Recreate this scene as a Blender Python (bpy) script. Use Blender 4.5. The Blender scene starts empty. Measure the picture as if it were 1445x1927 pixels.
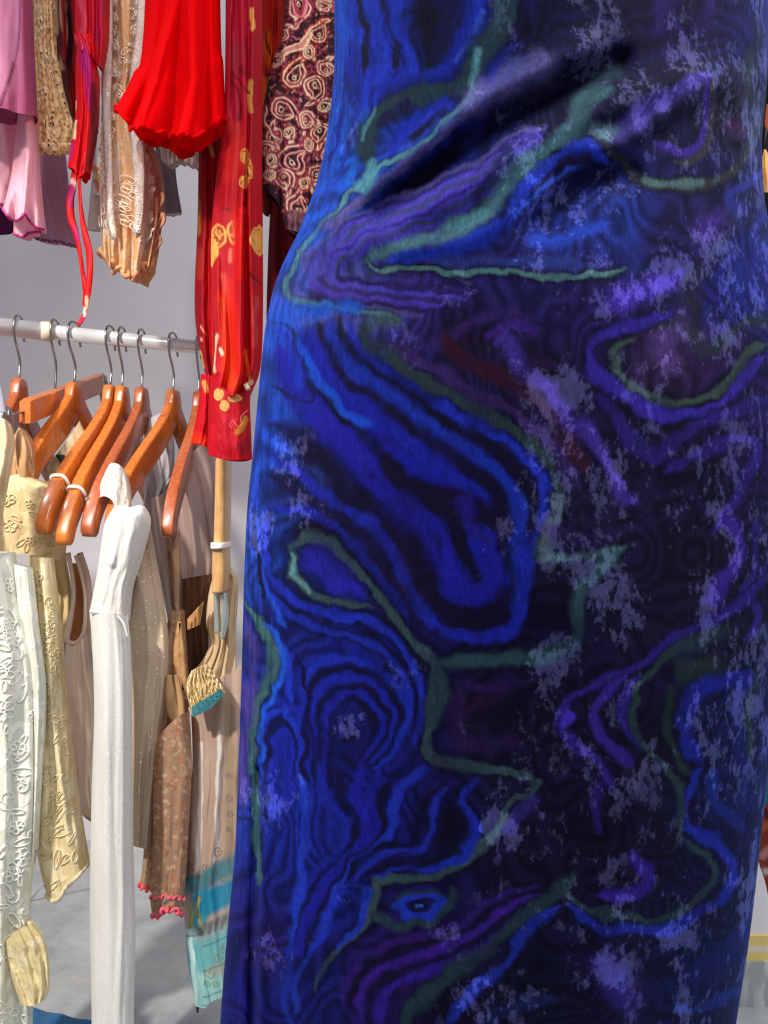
import bpy, math, random
import numpy as np
from mathutils import Vector
random.seed(7); rng = np.random.default_rng(11)
PI = math.pi
# ------------------------------------------------------------------ camera
F = 1400.0; W_, H_ = 1445.0, 1927.0; CH = 0.80
cam_d = bpy.data.cameras.new('camera'); cam = bpy.data.objects.new('camera', cam_d)
bpy.context.scene.collection.objects.link(cam)
cam.location = (0, 0, CH); cam.rotation_euler = (PI/2, 0, 0)
cam_d.sensor_fit = 'VERTICAL'; cam_d.sensor_height = 36.0; cam_d.sensor_width = 36.0*W_/H_
cam_d.lens = F*36.0/H_; cam_d.clip_start = 0.02
bpy.context.scene.camera = cam
sc = bpy.context.scene
sc.view_settings.view_transform = 'Standard'; sc.view_settings.look = 'None'
sc.view_settings.gamma = 1.0; sc.view_settings.use_curve_mapping = False
sc.view_settings.exposure = 0.0
# ------------------------------------------------------------------ light
wd = bpy.data.worlds.new('world'); sc.world = wd; wd.use_nodes = True
wd.node_tree.nodes['Background'].inputs[0].default_value = (0.93, 0.95, 1.0, 1)
wd.node_tree.nodes['Background'].inputs[1].default_value = 0.36
def lamp(name, kind, loc, target, power, color, size=0.3, spot=60, blend=0.5, sy=None):
    d = bpy.data.lights.new(name, kind); o = bpy.data.objects.new(name, d)
    d.energy = power; d.color = color
    if kind == 'AREA':
        d.size = size
        if sy: d.shape = 'RECTANGLE'; d.size_y = sy
    elif kind == 'SPOT': d.shadow_soft_size = size; d.spot_size = math.radians(spot); d.spot_blend = blend
    o.location = loc
    o.rotation_euler = (Vector(target)-Vector(loc)).to_track_quat('-Z', 'Y').to_euler()
    sc.collection.objects.link(o); return o
lamp('track_spot', 'SPOT', (-0.95, -0.45, 2.0), (-0.47, 1.1, 0.55), 235, (1.0, 0.93, 0.82), 0.06, 46, 0.9)
lamp('track_spot', 'SPOT', (-0.75, -0.5, 2.5), (-0.36, 1.1, 1.28), 64, (1.0, 0.94, 0.88), 0.035, 36, 0.8)
lamp('track_spot', 'SPOT', (-1.25, 0.75, 2.05), (-0.10, 0.6, 0.95), 52, (0.93, 0.96, 1.0), 0.06, 55, 0.7)
lamp('ceiling_fill', 'AREA', (0.2, -0.5, 2.55), (0.1, 0.7, 0.75), 20, (0.95, 0.97, 1.0), 0.8)  # added soft fill that brightens the dress front
lamp('right_fill', 'AREA', (1.1, 0.35, 2.3), (0.85, 1.2, 0.2), 16, (1.0, 0.98, 0.95), 0.4)  # added light aimed to whiten the right partition
# ------------------------------------------------------------------ helpers
def lin(c):
    c = [x/255.0 for x in c[:3]]
    return tuple(x/12.92 if x <= 0.04045 else ((x+0.055)/1.055)**2.4 for x in c)
def lin4(c): return (*lin(c), 1.0)
def P(px, py, Y): return ((px-722.5)/F*Y, Y, CH-(py-963.5)/F*Y)
def vnoise(x, y, seed=0):
    r = np.random.default_rng(seed).random((256, 256))
    xi = np.floor(x).astype(int); yi = np.floor(y).astype(int)
    fx = x-xi; fy = y-yi; fx = fx*fx*(3-2*fx); fy = fy*fy*(3-2*fy)
    a = r[xi % 256, yi % 256]; b = r[(xi+1) % 256, yi % 256]
    c = r[xi % 256, (yi+1) % 256]; d = r[(xi+1) % 256, (yi+1) % 256]
    return (a*(1-fx)+b*fx)*(1-fy)+(c*(1-fx)+d*fx)*fy
def fbm(x, y, seed=0, o=4):
    s = 0; a = 0.5
    for i in range(o): s = s+a*(vnoise(x*2**i, y*2**i, seed+i)-0.5); a *= 0.5
    return s*2
def smooth(pts, n=60):
    p = np.array(pts, float)
    if len(p) < 3: t = np.linspace(0, 1, n)[:, None]; return p[0]*(1-t)+p[-1]*t
    q = np.vstack([2*p[0]-p[1], p, 2*p[-1]-p[-2]]); out = []
    for i in range(1, len(q)-2):
        for t in np.linspace(0, 1, 12, endpoint=False):
            a, b, c, d = q[i-1], q[i], q[i+1], q[i+2]
            out.append(0.5*((2*b)+(-a+c)*t+(2*a-5*b+4*c-d)*t*t+(-a+3*b-3*c+d)*t**3))
    out.append(p[-1]); return resample(np.array(out), n)
def resample(p, n):
    d = np.r_[0, np.cumsum(np.linalg.norm(np.diff(p, axis=0), axis=1))]
    t = np.linspace(0, d[-1], n)
    return np.stack([np.interp(t, d, p[:, k]) for k in range(p.shape[1])], 1)
OPT = {'wob': False}; LASTT = [None]
def dist_poly(X, Y, pts, reach):
    """distance of each point to a polyline, only computed near it"""
    p = np.array(pts, float); D = np.full(X.shape, 1e9)
    m = (X > p[:, 0].min()-reach) & (X < p[:, 0].max()+reach) & (Y > p[:, 1].min()-reach) & (Y < p[:, 1].max()+reach)
    if not m.any(): LASTT[0] = np.full(X.shape, 0.5); return D
    x = X[m]; y = Y[m]; best = np.full(x.shape, 1e9); bt = np.zeros(x.shape); tt = np.full(X.shape, 0.5)
    for i in range(len(p)-1):
        ax, ay = p[i]; bx, by = p[i+1]; dx, dy = bx-ax, by-ay; L = dx*dx+dy*dy+1e-9
        t = np.clip(((x-ax)*dx+(y-ay)*dy)/L, 0, 1)
        q = (x-ax-t*dx)**2+(y-ay-t*dy)**2; k = q < best; best = np.where(k, q, best); bt = np.where(k, (i+t)/(len(p)-1), bt)
    D[m] = np.sqrt(best); tt[m] = bt; LASTT[0] = tt; return D
def paint(X, Y, C, strokes):
    wob = 1.02+0.8*fbm(X/50+5, Y/60, 17, 3) if OPT['wob'] else 1.0
    wob2 = 0.95+0.9*fbm(X/55+1, Y/70+8, 23, 3)
    for s in strokes:
        poly, w, col = s[0], s[1], s[2]; soft = s[3] if len(s) > 3 else 0.35; op = s[4] if len(s) > 4 else 1.0
        r = w/2; lo = r*(1-soft); hi = r*(1+soft)+0.6
        D = dist_poly(X, Y, smooth(poly, max(8, min(60, 6*len(poly)))) if len(poly) > 1 else [poly[0], poly[0]], hi)
        if OPT['wob']:
            D = D/wob
            if len(poly) > 3 and poly[0] != poly[-1]:
                e = np.clip(np.minimum(LASTT[0], 1-LASTT[0])/0.10, 0.0, 1); D = D+(1-e)**2*r*0.75
        a = np.clip((hi-D)/(hi-lo), 0, 1); a = a*a*(3-2*a)*op
        if OPT['wob']: a = a*np.clip(wob2, 0.35, 1)
        C += a[..., None]*(np.array(lin(col))-C)
COL = sc.collection
def mesh_obj(name, V, Fc, mat, parent=None, cols=None, smooth_=True, attrs=None, origin=None):
    V = np.asarray(V, float).reshape(-1, 3)
    o0 = np.array(origin) if origin is not None else np.array([(V[:, 0].min()+V[:, 0].max())/2, (V[:, 1].min()+V[:, 1].max())/2, V[:, 2].min()])
    me = bpy.data.meshes.new(name); me.from_pydata((V-o0).tolist(), [], [tuple(f) for f in Fc]); me.update()
    if cols is not None:
        a = me.color_attributes.new('Col', 'FLOAT_COLOR', 'POINT')
        c = np.ones((len(V), 4)); c[:, :3] = np.clip(cols.reshape(-1, 3), 0, 1); a.data.foreach_set('color', c.ravel().astype(np.float32))
    for k, v in (attrs or {}).items():
        a = me.attributes.new(k, 'FLOAT', 'POINT'); a.data.foreach_set('value', np.asarray(v, np.float32).ravel())
    if smooth_: me.polygons.foreach_set('use_smooth', [True]*len(me.polygons))
    me.materials.append(mat)
    o = bpy.data.objects.new(name, me); COL.objects.link(o)
    if parent is not None:
        o.parent = parent; o.location = Vector(o0)-parent_world(parent)
    else: o.location = o0
    return o
def parent_world(p):
    v = Vector(p.location)
    while p.parent: p = p.parent; v = v+Vector(p.location)
    return v
def empty(name, loc):
    o = bpy.data.objects.new(name, None); o.empty_display_size = 0.02; COL.objects.link(o); o.location = loc; return o
def tag(o, label, cat, group=None):
    o['label'] = label; o['category'] = cat
    if group: o['group'] = group
    return o
def struct(o, ): o['kind'] = 'structure'; return o
def box_vf(c0, c1):
    x0, y0, z0 = c0; x1, y1, z1 = c1
    V = [(x0, y0, z0), (x1, y0, z0), (x1, y1, z0), (x0, y1, z0), (x0, y0, z1), (x1, y0, z1), (x1, y1, z1), (x0, y1, z1)]
    return V, [(0, 3, 2, 1), (4, 5, 6, 7), (0, 1, 5, 4), (1, 2, 6, 5), (2, 3, 7, 6), (3, 0, 4, 7)]
def tube_vf(pts, rad, n=10, flat=1.0, up=(0, 0, 1)):
    """round (or flattened) bar swept along 3-D points"""
    p = np.array(pts, float); m = len(p); r = np.broadcast_to(np.array(rad, float), (m,))
    T = np.gradient(p, axis=0); T /= np.linalg.norm(T, axis=1)[:, None]+1e-12
    U = np.array(up, float); V = []
    prev = None
    for i in range(m):
        if prev is None:
            a = np.cross(T[i], U)
            if np.linalg.norm(a) < 1e-3: a = np.cross(T[i], (1, 0, 0.1))
        else: a = prev-T[i]*prev.dot(T[i])
        a /= np.linalg.norm(a); prev = a; b = np.cross(T[i], a)
        for k in range(n):
            th = 2*PI*k/n; V.append(p[i]+r[i]*(math.cos(th)*a+flat*math.sin(th)*b))
    Fc = [(i*n+k, i*n+(k+1) % n, (i+1)*n+(k+1) % n, (i+1)*n+k) for i in range(m-1) for k in range(n)]
    Fc += [tuple(range(n))[::-1], tuple((m-1)*n+k for k in range(n))]
    return V, Fc
def join(*parts):
    V = []; Fc = []
    for v, f in parts:
        b = len(V); V += [tuple(x) for x in v]; Fc += [tuple(i+b for i in q) for q in f]
    return V, Fc
# ------------------------------------------------------------------ materials
class N:
    def __init__(s, name):
        s.m = bpy.data.materials.new(name); s.m.use_nodes = True; s.t = s.m.node_tree; s.n = s.t.nodes; s.l = s.t.links
        s.b = s.n['Principled BSDF']; s.out = s.n['Material Output']; s.tc = None
    def co(s, sx=1, sy=1, sz=1):
        if s.tc is None: s.tc = s.n.new('ShaderNodeTexCoord')
        mp = s.n.new('ShaderNodeMapping'); mp.inputs['Scale'].default_value = (sx, sy, sz)
        s.l.new(s.tc.outputs['Object'], mp.inputs[0]); return mp.outputs[0]
    def noise(s, scale, detail=4, rough=0.55, st=(1, 1, 1), dist=0.0):
        n = s.n.new('ShaderNodeTexNoise'); n.inputs['Scale'].default_value = scale; n.inputs['Detail'].default_value = detail
        n.inputs['Roughness'].default_value = rough; n.inputs['Distortion'].default_value = dist
        s.l.new(s.co(*st), n.inputs['Vector']); return n.outputs['Fac']
    def vor(s, scale, feat='F1', st=(1, 1, 1), out='Distance'):
        n = s.n.new('ShaderNodeTexVoronoi'); n.feature = feat; n.inputs['Scale'].default_value = scale
        s.l.new(s.co(*st), n.inputs['Vector']); return n.outputs[out]
    def wave(s, scale, dist=2.0, st=(1, 1, 1), d='X'):
        n = s.n.new('ShaderNodeTexWave'); n.bands_direction = d; n.inputs['Scale'].default_value = scale
        n.inputs['Distortion'].default_value = dist; n.inputs['Detail'].default_value = 3
        s.l.new(s.co(*st), n.inputs['Vector']); return n.outputs['Fac']
    def ramp(s, src, *stops):
        n = s.n.new('ShaderNodeValToRGB'); e = n.color_ramp.elements
        while len(e) < len(stops): e.new(0.5)
        for k, (p, c) in enumerate(stops):
            e[k].position = p; e[k].color = (c, c, c, 1) if isinstance(c, (int, float)) else lin4(c)
        s.l.new(src, n.inputs[0]); return n.outputs[0]
    def math(s, op, a, b=0.0, c=None):
        n = s.n.new('ShaderNodeMath'); n.operation = op
        for k, v in enumerate((a, b) if c is None else (a, b, c)):
            if isinstance(v, (int, float)): n.inputs[k].default_value = v
            else: s.l.new(v, n.inputs[k])
        return n.outputs[0]
    def mix(s, fac, a, b, bt='MIX'):
        n = s.n.new('ShaderNodeMix'); n.data_type = 'RGBA'; n.blend_type = bt
        for i, v in ((0, fac), (6, a), (7, b)):
            if isinstance(v, (int, float)): n.inputs[i].default_value = v
            elif isinstance(v, tuple): n.inputs[i].default_value = lin4(v)
            else: s.l.new(v, n.inputs[i])
        return n.outputs[2]
    def attr(s, name, out='Color'):
        n = s.n.new('ShaderNodeAttribute'); n.attribute_name = name; return n.outputs[out]
    def set(s, key, v):
        i = s.b.inputs[key]
        if isinstance(v, (int, float)): i.default_value = v
        elif isinstance(v, tuple): i.default_value = lin4(v)
        else: s.l.new(v, i)
    def bump(s, h, strength=0.5, dist=0.002, chain=None):
        n = s.n.new('ShaderNodeBump'); n.inputs['Strength'].default_value = strength; n.inputs['Distance'].default_value = dist
        s.l.new(h, n.inputs['Height'])
        if chain is not None: s.l.new(chain, n.inputs['Normal'])
        s.l.new(n.outputs[0], s.b.inputs['Normal']); return n.outputs[0]
    def translucent(s, amount, colour):
        tr = s.n.new('ShaderNodeBsdfTranslucent'); mx = s.n.new('ShaderNodeMixShader'); mx.inputs[0].default_value = amount
        if isinstance(colour, tuple): tr.inputs[0].default_value = lin4(colour)
        else: s.l.new(colour, tr.inputs[0])
        src = s.out.inputs[0].links[0].from_socket
        s.l.new(src, mx.inputs[1]); s.l.new(tr.outputs[0], mx.inputs[2]); s.l.new(mx.outputs[0], s.out.inputs[0])
    def alpha(s, a):
        tr = s.n.new('ShaderNodeBsdfTransparent'); mx = s.n.new('ShaderNodeMixShader')
        if isinstance(a, (int, float)): mx.inputs[0].default_value = a
        else: s.l.new(a, mx.inputs[0])
        src = s.out.inputs[0].links[0].from_socket
        s.l.new(tr.outputs[0], mx.inputs[1]); s.l.new(src, mx.inputs[2]); s.l.new(mx.outputs[0], s.out.inputs[0])
def cloth_mat(name, col, col2=None, painted=False, scale=25, st=(1, 1, 0.4), rough=0.8, sheen=0.2, weave=900, bump=0.25, trans=0.15, alpha=None):
    s = N(name); base = s.attr('Col') if painted else None
    n = s.noise(scale, 4, 0.55, st)
    if painted: c = s.mix(s.math('MULTIPLY', s.ramp(n, (0.35, 0.0), (0.7, 1.0)), 0.35), base, s.mix(0.5, base, col2 or (255, 255, 255)))
    else: c = s.mix(s.ramp(n, (0.35, 0.0), (0.65, 1.0)), col, col2 or tuple(int(x*0.9) for x in col))
    s.set('Base Color', c); s.set('Roughness', rough); s.set('Sheen Weight', sheen); s.b.inputs['Specular IOR Level'].default_value = 0.25
    w = s.noise(weave, 2); b = s.bump(w, bump, 0.0006)
    s.bump(s.noise(38, 3, 0.5, (1, 1, 0.45)), 0.25, 0.003, b); s.set('Sheen Tint', c)
    if trans: s.translucent(trans, c)
    if alpha is not None: s.alpha(alpha)
    return s.m
def lace_mat(name, ground, thread, painted=False, scale=95, holes=0.0, bump=0.7, rough=0.75, thr=0.5, sheen=0.15, trans=0.2, net=None):
    """raised curly motifs over a net ground"""
    s = N(name)
    g = s.attr('Col') if painted else None
    n1 = s.noise(scale, 3, 0.5, (1, 1, 0.8), 2.2)
    band = s.math('ABSOLUTE', s.math('SUBTRACT', n1, 0.5))
    curl = s.ramp(band, (0.0, 1.0), (0.045, 0.0))
    blob = s.ramp(s.noise(scale*0.42, 2, 0.5, (1, 1, 0.8), 1.0), (thr, 0.0), (thr+0.05, 1.0))
    loops = s.ramp(s.vor(scale*1.9, 'DISTANCE_TO_EDGE'), (0.05, 1.0), (0.12, 0.0))
    fac = s.math('MAXIMUM', s.math('MULTIPLY', curl, 0.8), s.math('MULTIPLY', blob, s.math('ADD', 0.45, s.math('MULTIPLY', loops, 0.5))))
    c = s.mix(fac, g if painted else ground, thread if not painted else s.mix(0.6, g, thread))
    s.set('Base Color', c); s.set('Roughness', rough); s.set('Sheen Weight', sheen); s.b.inputs['Specular IOR Level'].default_value = 0.25
    s.set('Sheen Tint', c); b = s.bump(fac, bump*0.7, 0.0018); s.bump(s.noise(700, 2), 0.3, 0.0006, b)
    if trans: s.translucent(trans, c)
    if holes > 0:
        v = s.ramp(s.vor(net or 420), (0.25, 1.0-holes), (0.4, 1.0))
        s.alpha(s.math('MAXIMUM', v, fac))
    return s.m
def glitter_mat(name, col, col2):
    s = N(name)
    n = s.noise(30, 4, 0.5, (1, 1, 0.25)); c = s.mix(s.ramp(n, (0.35, 0.0), (0.65, 1.0)), col, col2); c = s.mix(s.math('MULTIPLY', s.ramp(s.vor(600), (0.2, 1.0), (0.5, 0.0)), 0.18), c, (120, 110, 100))
    d = s.vor(170, 'F1'); rnd = s.vor(170, 'F1', out='Color')
    dot = s.math('MULTIPLY', s.math('LESS_THAN', d, 0.22), s.math('GREATER_THAN', s.math('MULTIPLY', rnd, 1.0), 0.60))
    s.set('Base Color', s.mix(dot, c, (255, 250, 235))); s.set('Roughness', s.math('SUBTRACT', 0.85, s.math('MULTIPLY', dot, 0.65)))
    s.set('Sheen Weight', 0.35)
    s.set('Coat Weight', dot); b = s.bump(s.vor(210, 'F1'), 0.15, 0.001)
    s.bump(s.noise(900, 2), 0.4, 0.0006, b)
    s.translucent(0.15, c); return s.m
def simple(name, col, rough=0.5, metal=0.0, spec=0.5, coat=0.0):
    s = N(name); s.set('Base Color', col); s.set('Roughness', rough); s.set('Metallic', metal)
    s.b.inputs['Specular IOR Level'].default_value = spec; s.set('Coat Weight', coat); s.b.inputs['Coat Roughness'].default_value = 0.08
    n = s.noise(300, 2); s.bump(n, 0.08, 0.0005); return s.m
def wood_mat(name, a, b):
    s = N(name); n = s.wave(9, 7.0, (1, 1, 3.0)); g = s.noise(40, 5, 0.6, (6, 6, 0.8))
    c = s.mix(s.ramp(g, (0.35, 0.0), (0.65, 1.0)), a, b); c = s.mix(s.math('MULTIPLY', n, 0.25), c, tuple(int(x*0.7) for x in b))
    s.set('Base Color', c); s.set('Roughness', 0.35); s.set('Coat Weight', 0.6); s.b.inputs['Coat Roughness'].default_value = 0.12
    s.bump(g, 0.06, 0.0008); return s.m
# ------------------------------------------------------------------ draped cloth: a Coons patch in front, its mirror behind
def cloth(name, mat, L, R, Yc, T=0.03, top=None, bot=None, folds=None, nu=50, nv=90, parent=None, seed=0, strokes=None,
          base=None, wave=0.0, wf=6.0, ruff=0.0, rf=5.0, back=True, jit=0.0, ret=False, tint=None, cap=0.0):
    L = smooth(L, nv); R = smooth(R, nv)
    top = smooth(top, 80) if top else smooth([L[0], R[0]], 80)
    bot = smooth(bot, 80) if bot else smooth([L[-1], R[-1]], 80)
    us = (1-np.cos(PI*np.linspace(0, 1, nu)))/2*0.35+np.linspace(0, 1, nu)*0.65; vs = np.linspace(0, 1, nv)
    top = np.stack([np.interp(us, np.linspace(0, 1, 80), top[:, k]) for k in (0, 1)], 1)
    bot = np.stack([np.interp(us, np.linspace(0, 1, 80), bot[:, k]) for k in (0, 1)], 1)
    top[0] = L[0]; top[-1] = R[0]; bot[0] = L[-1]; bot[-1] = R[-1]
    U, Vv = np.meshgrid(us, vs); u = U[..., None]; v = Vv[..., None]
    S = (1-u)*L[:, None]+u*R[:, None]+(1-v)*top[None]+v*bot[None]-((1-u)*(1-v)*L[0]+u*(1-v)*R[0]+(1-u)*v*L[-1]+u*v*R[-1])
    PX, PY = S[..., 0], S[..., 1]
    yl, yr = Yc if isinstance(Yc, tuple) else (Yc, Yc)
    arch = np.sqrt(np.clip(1-(2*U-1)**2, 0, 1))
    edge = np.clip(arch*1.6, 0, 1); cp = np.sqrt(np.clip(1-(1-np.clip(Vv/cap, 0, 1))**2, 0, 1)) if cap else 1.0
    width = np.abs(PX[:, -1]-PX[:, 0]).mean()/F*yl
    def relief(sd, sgn):
        f = 0
        if wave: # long hanging folds that deepen downward
            ph = U*wf+0.8*fbm(U*2+sd, Vv*1.3+sd*0.7, sd)+0.35*fbm(U*5, Vv*3, sd+5)
            a = np.sin(2*PI*ph); f = f+wave*0.62*(0.45+0.55*Vv)*edge*(a+1.1*fbm(U*2+3, Vv*2.5, sd+9, 2))
        if ruff:
            f = f+ruff*np.clip((Vv-0.72)/0.28, 0, 1)**1.6*np.sin(2*PI*(U*rf+0.3*fbm(U*4, Vv, sd+2)))
        return f
    def ridges(px, py):
        f = 0
        for r in (folds or []):
            poly, w, h = r; D = dist_poly(px, py, smooth(poly, 40), w*3); f = f+h*np.exp(-(D/w)**2)
        return f
    Yf = (1-U)*yl+U*yr-T*arch*cp-relief(seed, 1)-ridges(PX, PY)*edge
    Xf = (PX-722.5)/F*Yf; Zf = CH-(PY-963.5)/F*Yf
    G = np.stack([Xf, Yf, Zf], -1)
    grids = [G]
    if back:
        Yb = (1-U)*yl+U*yr+T*arch*0.9*cp+relief(seed+31, -1)*0.6
        # the back keeps the metric width of the edges, so it narrows neither way seen from aside
        yl_ = ((1-U)*yl+U*yr)
        Xb = (PX-722.5)/F*yl_; Zb = CH-(PY-963.5)/F*yl_
        Gb = np.stack([Xb, Yb, Zb], -1)[:, ::-1][:, 1:-1]
        ring = np.concatenate([G, Gb], 1)
    else: ring = G
    m, n = ring.shape[:2]
    idx = np.arange(m*n).reshape(m, n)
    if back: nx = np.roll(idx, -1, 1); a, b, c, d = idx[:-1], idx[1:], nx[1:], nx[:-1]
    else: a, b, c, d = idx[:-1, :-1], idx[1:, :-1], idx[1:, 1:], idx[:-1, 1:]
    Fc = np.stack([a.ravel(), b.ravel(), c.ravel(), d.ravel()], 1).tolist()
    cols = None; attrs = None
    if strokes is not None or base is not None:
        def colour(px, py, U_, V_):
            C = np.zeros(px.shape+(3,))+np.array(lin(base or (128, 128, 128)))
            if tint: C = tint(px, py, U_, V_, C)
            jx = px+jit*fbm(px/30, py/30, seed+3); jy = py+jit*fbm(px/30+9, py/30, seed+4)
            paint(jx, jy, C, strokes or []); return C
        Cf = colour(PX, PY, U, Vv)
        cols = np.concatenate([Cf, Cf[:, ::-1][:, 1:-1]], 1) if back else Cf
    o = mesh_obj(name, ring.reshape(-1, 3), Fc, mat, parent, cols=cols, attrs=attrs)
    if ret: return o, G
    return o
def trim(name, mat, G, parent, row=-1, r=0.0022, wav=0.0, wn=14, u0=0.0, u1=1.0, n=90, flat=1.0):
    p = G[row]; a = int(u0*(len(p)-1)); b = int(u1*(len(p)-1))+1
    q = resample(p[a:b], n); t = np.linspace(0, 1, n)
    if wav: q = q+np.stack([wav*np.sin(t*wn*4.1), -wav*np.cos(t*wn*6.28)*1.2, wav*np.sin(t*wn*6.28)], 1)
    V, Fc = tube_vf(q, r, 8, flat); return mesh_obj(name, V, Fc, mat, parent)
def applique(name, mat, G, spots, parent, r=0.0007, lift=0.0012):
    """embroidered flowers and curls: little corded loops lying on a cloth surface; spots = (u, v, size, kind)"""
    V, Fc = [], []; m, n = G.shape[:2]
    def at(u, v):
        fi = min(max(v, 0), 1)*(m-1); fj = min(max(u, 0), 1)*(n-1); i = int(min(fi, m-2)); j = int(min(fj, n-2)); a = fi-i; b = fj-j
        return (1-a)*(1-b)*G[i, j]+a*(1-b)*G[i+1, j]+(1-a)*b*G[i, j+1]+a*b*G[i+1, j+1]+np.array((0, -lift, 0))
    Wm = np.linalg.norm(G[m//2, -1]-G[m//2, 0]); Hm = np.linalg.norm(G[-1, n//2]-G[0, n//2])
    for (u, v, sz, kind, rot) in spots:
        loops = []
        if kind == 'flower':
            for k in range(5):
                a0 = rot+k*2*PI/5; cx, cy = 0.6*math.cos(a0), 0.6*math.sin(a0)
                loops.append([(cx+0.42*math.cos(a0+t)*1.0, cy+0.42*math.sin(a0+t)) for t in np.linspace(0, 2*PI, 12)])
            loops.append([(0.2*math.cos(t), 0.2*math.sin(t)) for t in np.linspace(0, 2*PI, 9)])
        elif kind == 'leaf': loops.append([(math.cos(rot)*c-math.sin(rot)*s_, math.sin(rot)*c+math.cos(rot)*s_) for c, s_ in ((math.cos(t), 0.38*math.sin(t)) for t in np.linspace(0, 2*PI, 14))])
        else: loops.append([((1-t)*math.cos(rot+t*8), (1-t)*math.sin(rot+t*8)) for t in np.linspace(0, 0.85, 14)])
        for lp in loops:
            q = [at(u+p[0]*sz/Wm, v+p[1]*sz/Hm) for p in lp]; vf = tube_vf(q, r, 5); b = len(V); V += [tuple(x) for x in vf[0]]; Fc += [tuple(i+b for i in f) for f in vf[1]]
    return mesh_obj(name, V, Fc, mat, parent)
def ribbon(name, mat, pts, widths, Y, parent=None, th=0.0012, base=None, strokes=None, n=70, twist=0.0):
    """flat strap with real thickness; pts in frame coordinates at depth Y (number or list)"""
    q = smooth(pts, n); Ys = np.interp(np.linspace(0, 1, n), np.linspace(0, 1, len(Y)), Y) if isinstance(Y, (list, tuple)) else np.full(n, Y)
    w = np.interp(np.linspace(0, 1, n), np.linspace(0, 1, len(widths)), widths)
    T = np.gradient(q, axis=0); T /= np.linalg.norm(T, axis=1)[:, None]; Nn = np.stack([-T[:, 1], T[:, 0]], 1)
    V = []; cp = []
    for i in range(n):
        tw = twist*math.sin(i*0.22)
        for k, (s, d) in enumerate(((-1, 0), (-0.5, -1), (0.5, -1), (1, 0), (0.5, 1), (-0.5, 1))):
            c = q[i]+Nn[i]*w[i]/2*s; V.append(P(c[0], c[1], Ys[i]+d*th+s*tw)); cp.append(c)
    Fc = [(i*6+k, i*6+(k+1) % 6, (i+1)*6+(k+1) % 6, (i+1)*6+k) for i in range(n-1) for k in range(6)]
    Fc += [tuple(range(6))[::-1], tuple((n-1)*6+k for k in range(6))]
    cols = None
    if base:
        cp = np.array(cp); cols = np.zeros((len(cp), 3))+np.array(lin(base)); paint(cp[:, 0], cp[:, 1], cols, strokes or [])
    return mesh_obj(name, V, Fc, mat, parent, cols=cols)
# ================================================================== the setting
# the rail runs right and away; the wall stands parallel to it, 0.3 m behind
RZ = CH+0.286; R0 = np.array([-0.593, 1.15]); RD = np.array([0.268, 0.14]); RD = RD/np.linalg.norm(RD); RN = np.array([-RD[1], RD[0]])
def rail_at(px):
    k = (px-722.5)/F; t = (k*R0[1]-R0[0])/(RD[0]-k*RD[1]); return R0+RD*t
s = N('plaster_paint'); n = s.noise(6, 4); s.set('Base Color', s.mix(s.ramp(n, (0.3, 0.0), (0.7, 1.0)), (212, 207, 214), (219, 215, 222))); s.set('Roughness', 0.6)
s.bump(s.noise(160, 3), 0.15, 0.001); M_wall = s.m
s = N('polished_concrete'); a = s.noise(5, 6, 0.62, dist=0.6); b = s.noise(28, 5, 0.6)
c = s.mix(s.ramp(a, (0.36, 0.0), (0.64, 1.0)), (138, 144, 152), (182, 185, 187)); c = s.mix(s.math('MULTIPLY', s.ramp(b, (0.5, 0.0), (0.75, 1.0)), 0.5), c, (190, 190, 188))
s.set('Base Color', c); s.set('Roughness', 0.42); s.bump(b, 0.12, 0.001); M_floor = s.m
V, Fc = box_vf((-2.2, -1.4, -0.05), (2.6, 4.2, 0.0)); struct(mesh_obj('floor', V, Fc, M_floor, smooth_=False))
w0 = R0+RN*0.645-RD*1.7; w1 = R0+RN*0.645+RD*3.2; th = RN*0.08
V = [(*w0, 0), (*w1, 0), (*(w1+th), 0), (*(w0+th), 0), (*w0, 2.8), (*w1, 2.7), (*(w1+th), 2.7), (*(w0+th), 2.7)]
Fb = box_vf((0, 0, 0), (1, 1, 1))[1]; struct(mesh_obj('wall_back', V, Fb, M_wall, smooth_=False))
# white partition on the right with its taped foot and grey skirting
s = N('yellow_striped_tape'); n = s.n.new('ShaderNodeSeparateXYZ'); s.l.new(s.co(), n.inputs[0]); z = n.outputs['Z']
s.set('Base Color', s.mix(s.ramp(s.math('MULTIPLY', z, 25.0), (0.30, 0.0), (0.40, 1.0)), (238, 214, 130), s.mix(s.ramp(s.math('MULTIPLY', z, 25.0), (0.55, 0.0), (0.65, 1.0)), (236, 224, 204), (238, 212, 128)))); s.set('Roughness', 0.45); M_tape = s.m
s = N('grey_skirting_plastic'); n = s.noise(16, 3, 0.5, (2.5, 1, 0.8), 0.6); s.set('Base Color', s.mix(s.ramp(n, (0.55, 0.0), (0.68, 1.0)), (168, 172, 172), (206, 210, 210))); s.set('Roughness', 0.15); s.set('Coat Weight', 0.5); M_skirt = s.m
M_part = simple('white_partition_paint', (240, 238, 242), 0.6)
V, Fc = box_vf((0.50, 1.21, 0.113), (1.6, 1.27, 2.3)); struct(mesh_obj('wall_right', V, Fc, M_part, smooth_=False))
V, Fc = box_vf((0.50, 1.202, 0.0), (1.6, 1.27, 0.073)); struct(mesh_obj('baseboard_right', V, Fc, M_skirt, smooth_=False))
V, Fc = box_vf((0.50, 1.206, 0.073), (1.6, 1.27, 0.113)); struct(mesh_obj('trim_1', V, Fc, M_tape, smooth_=False))
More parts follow.
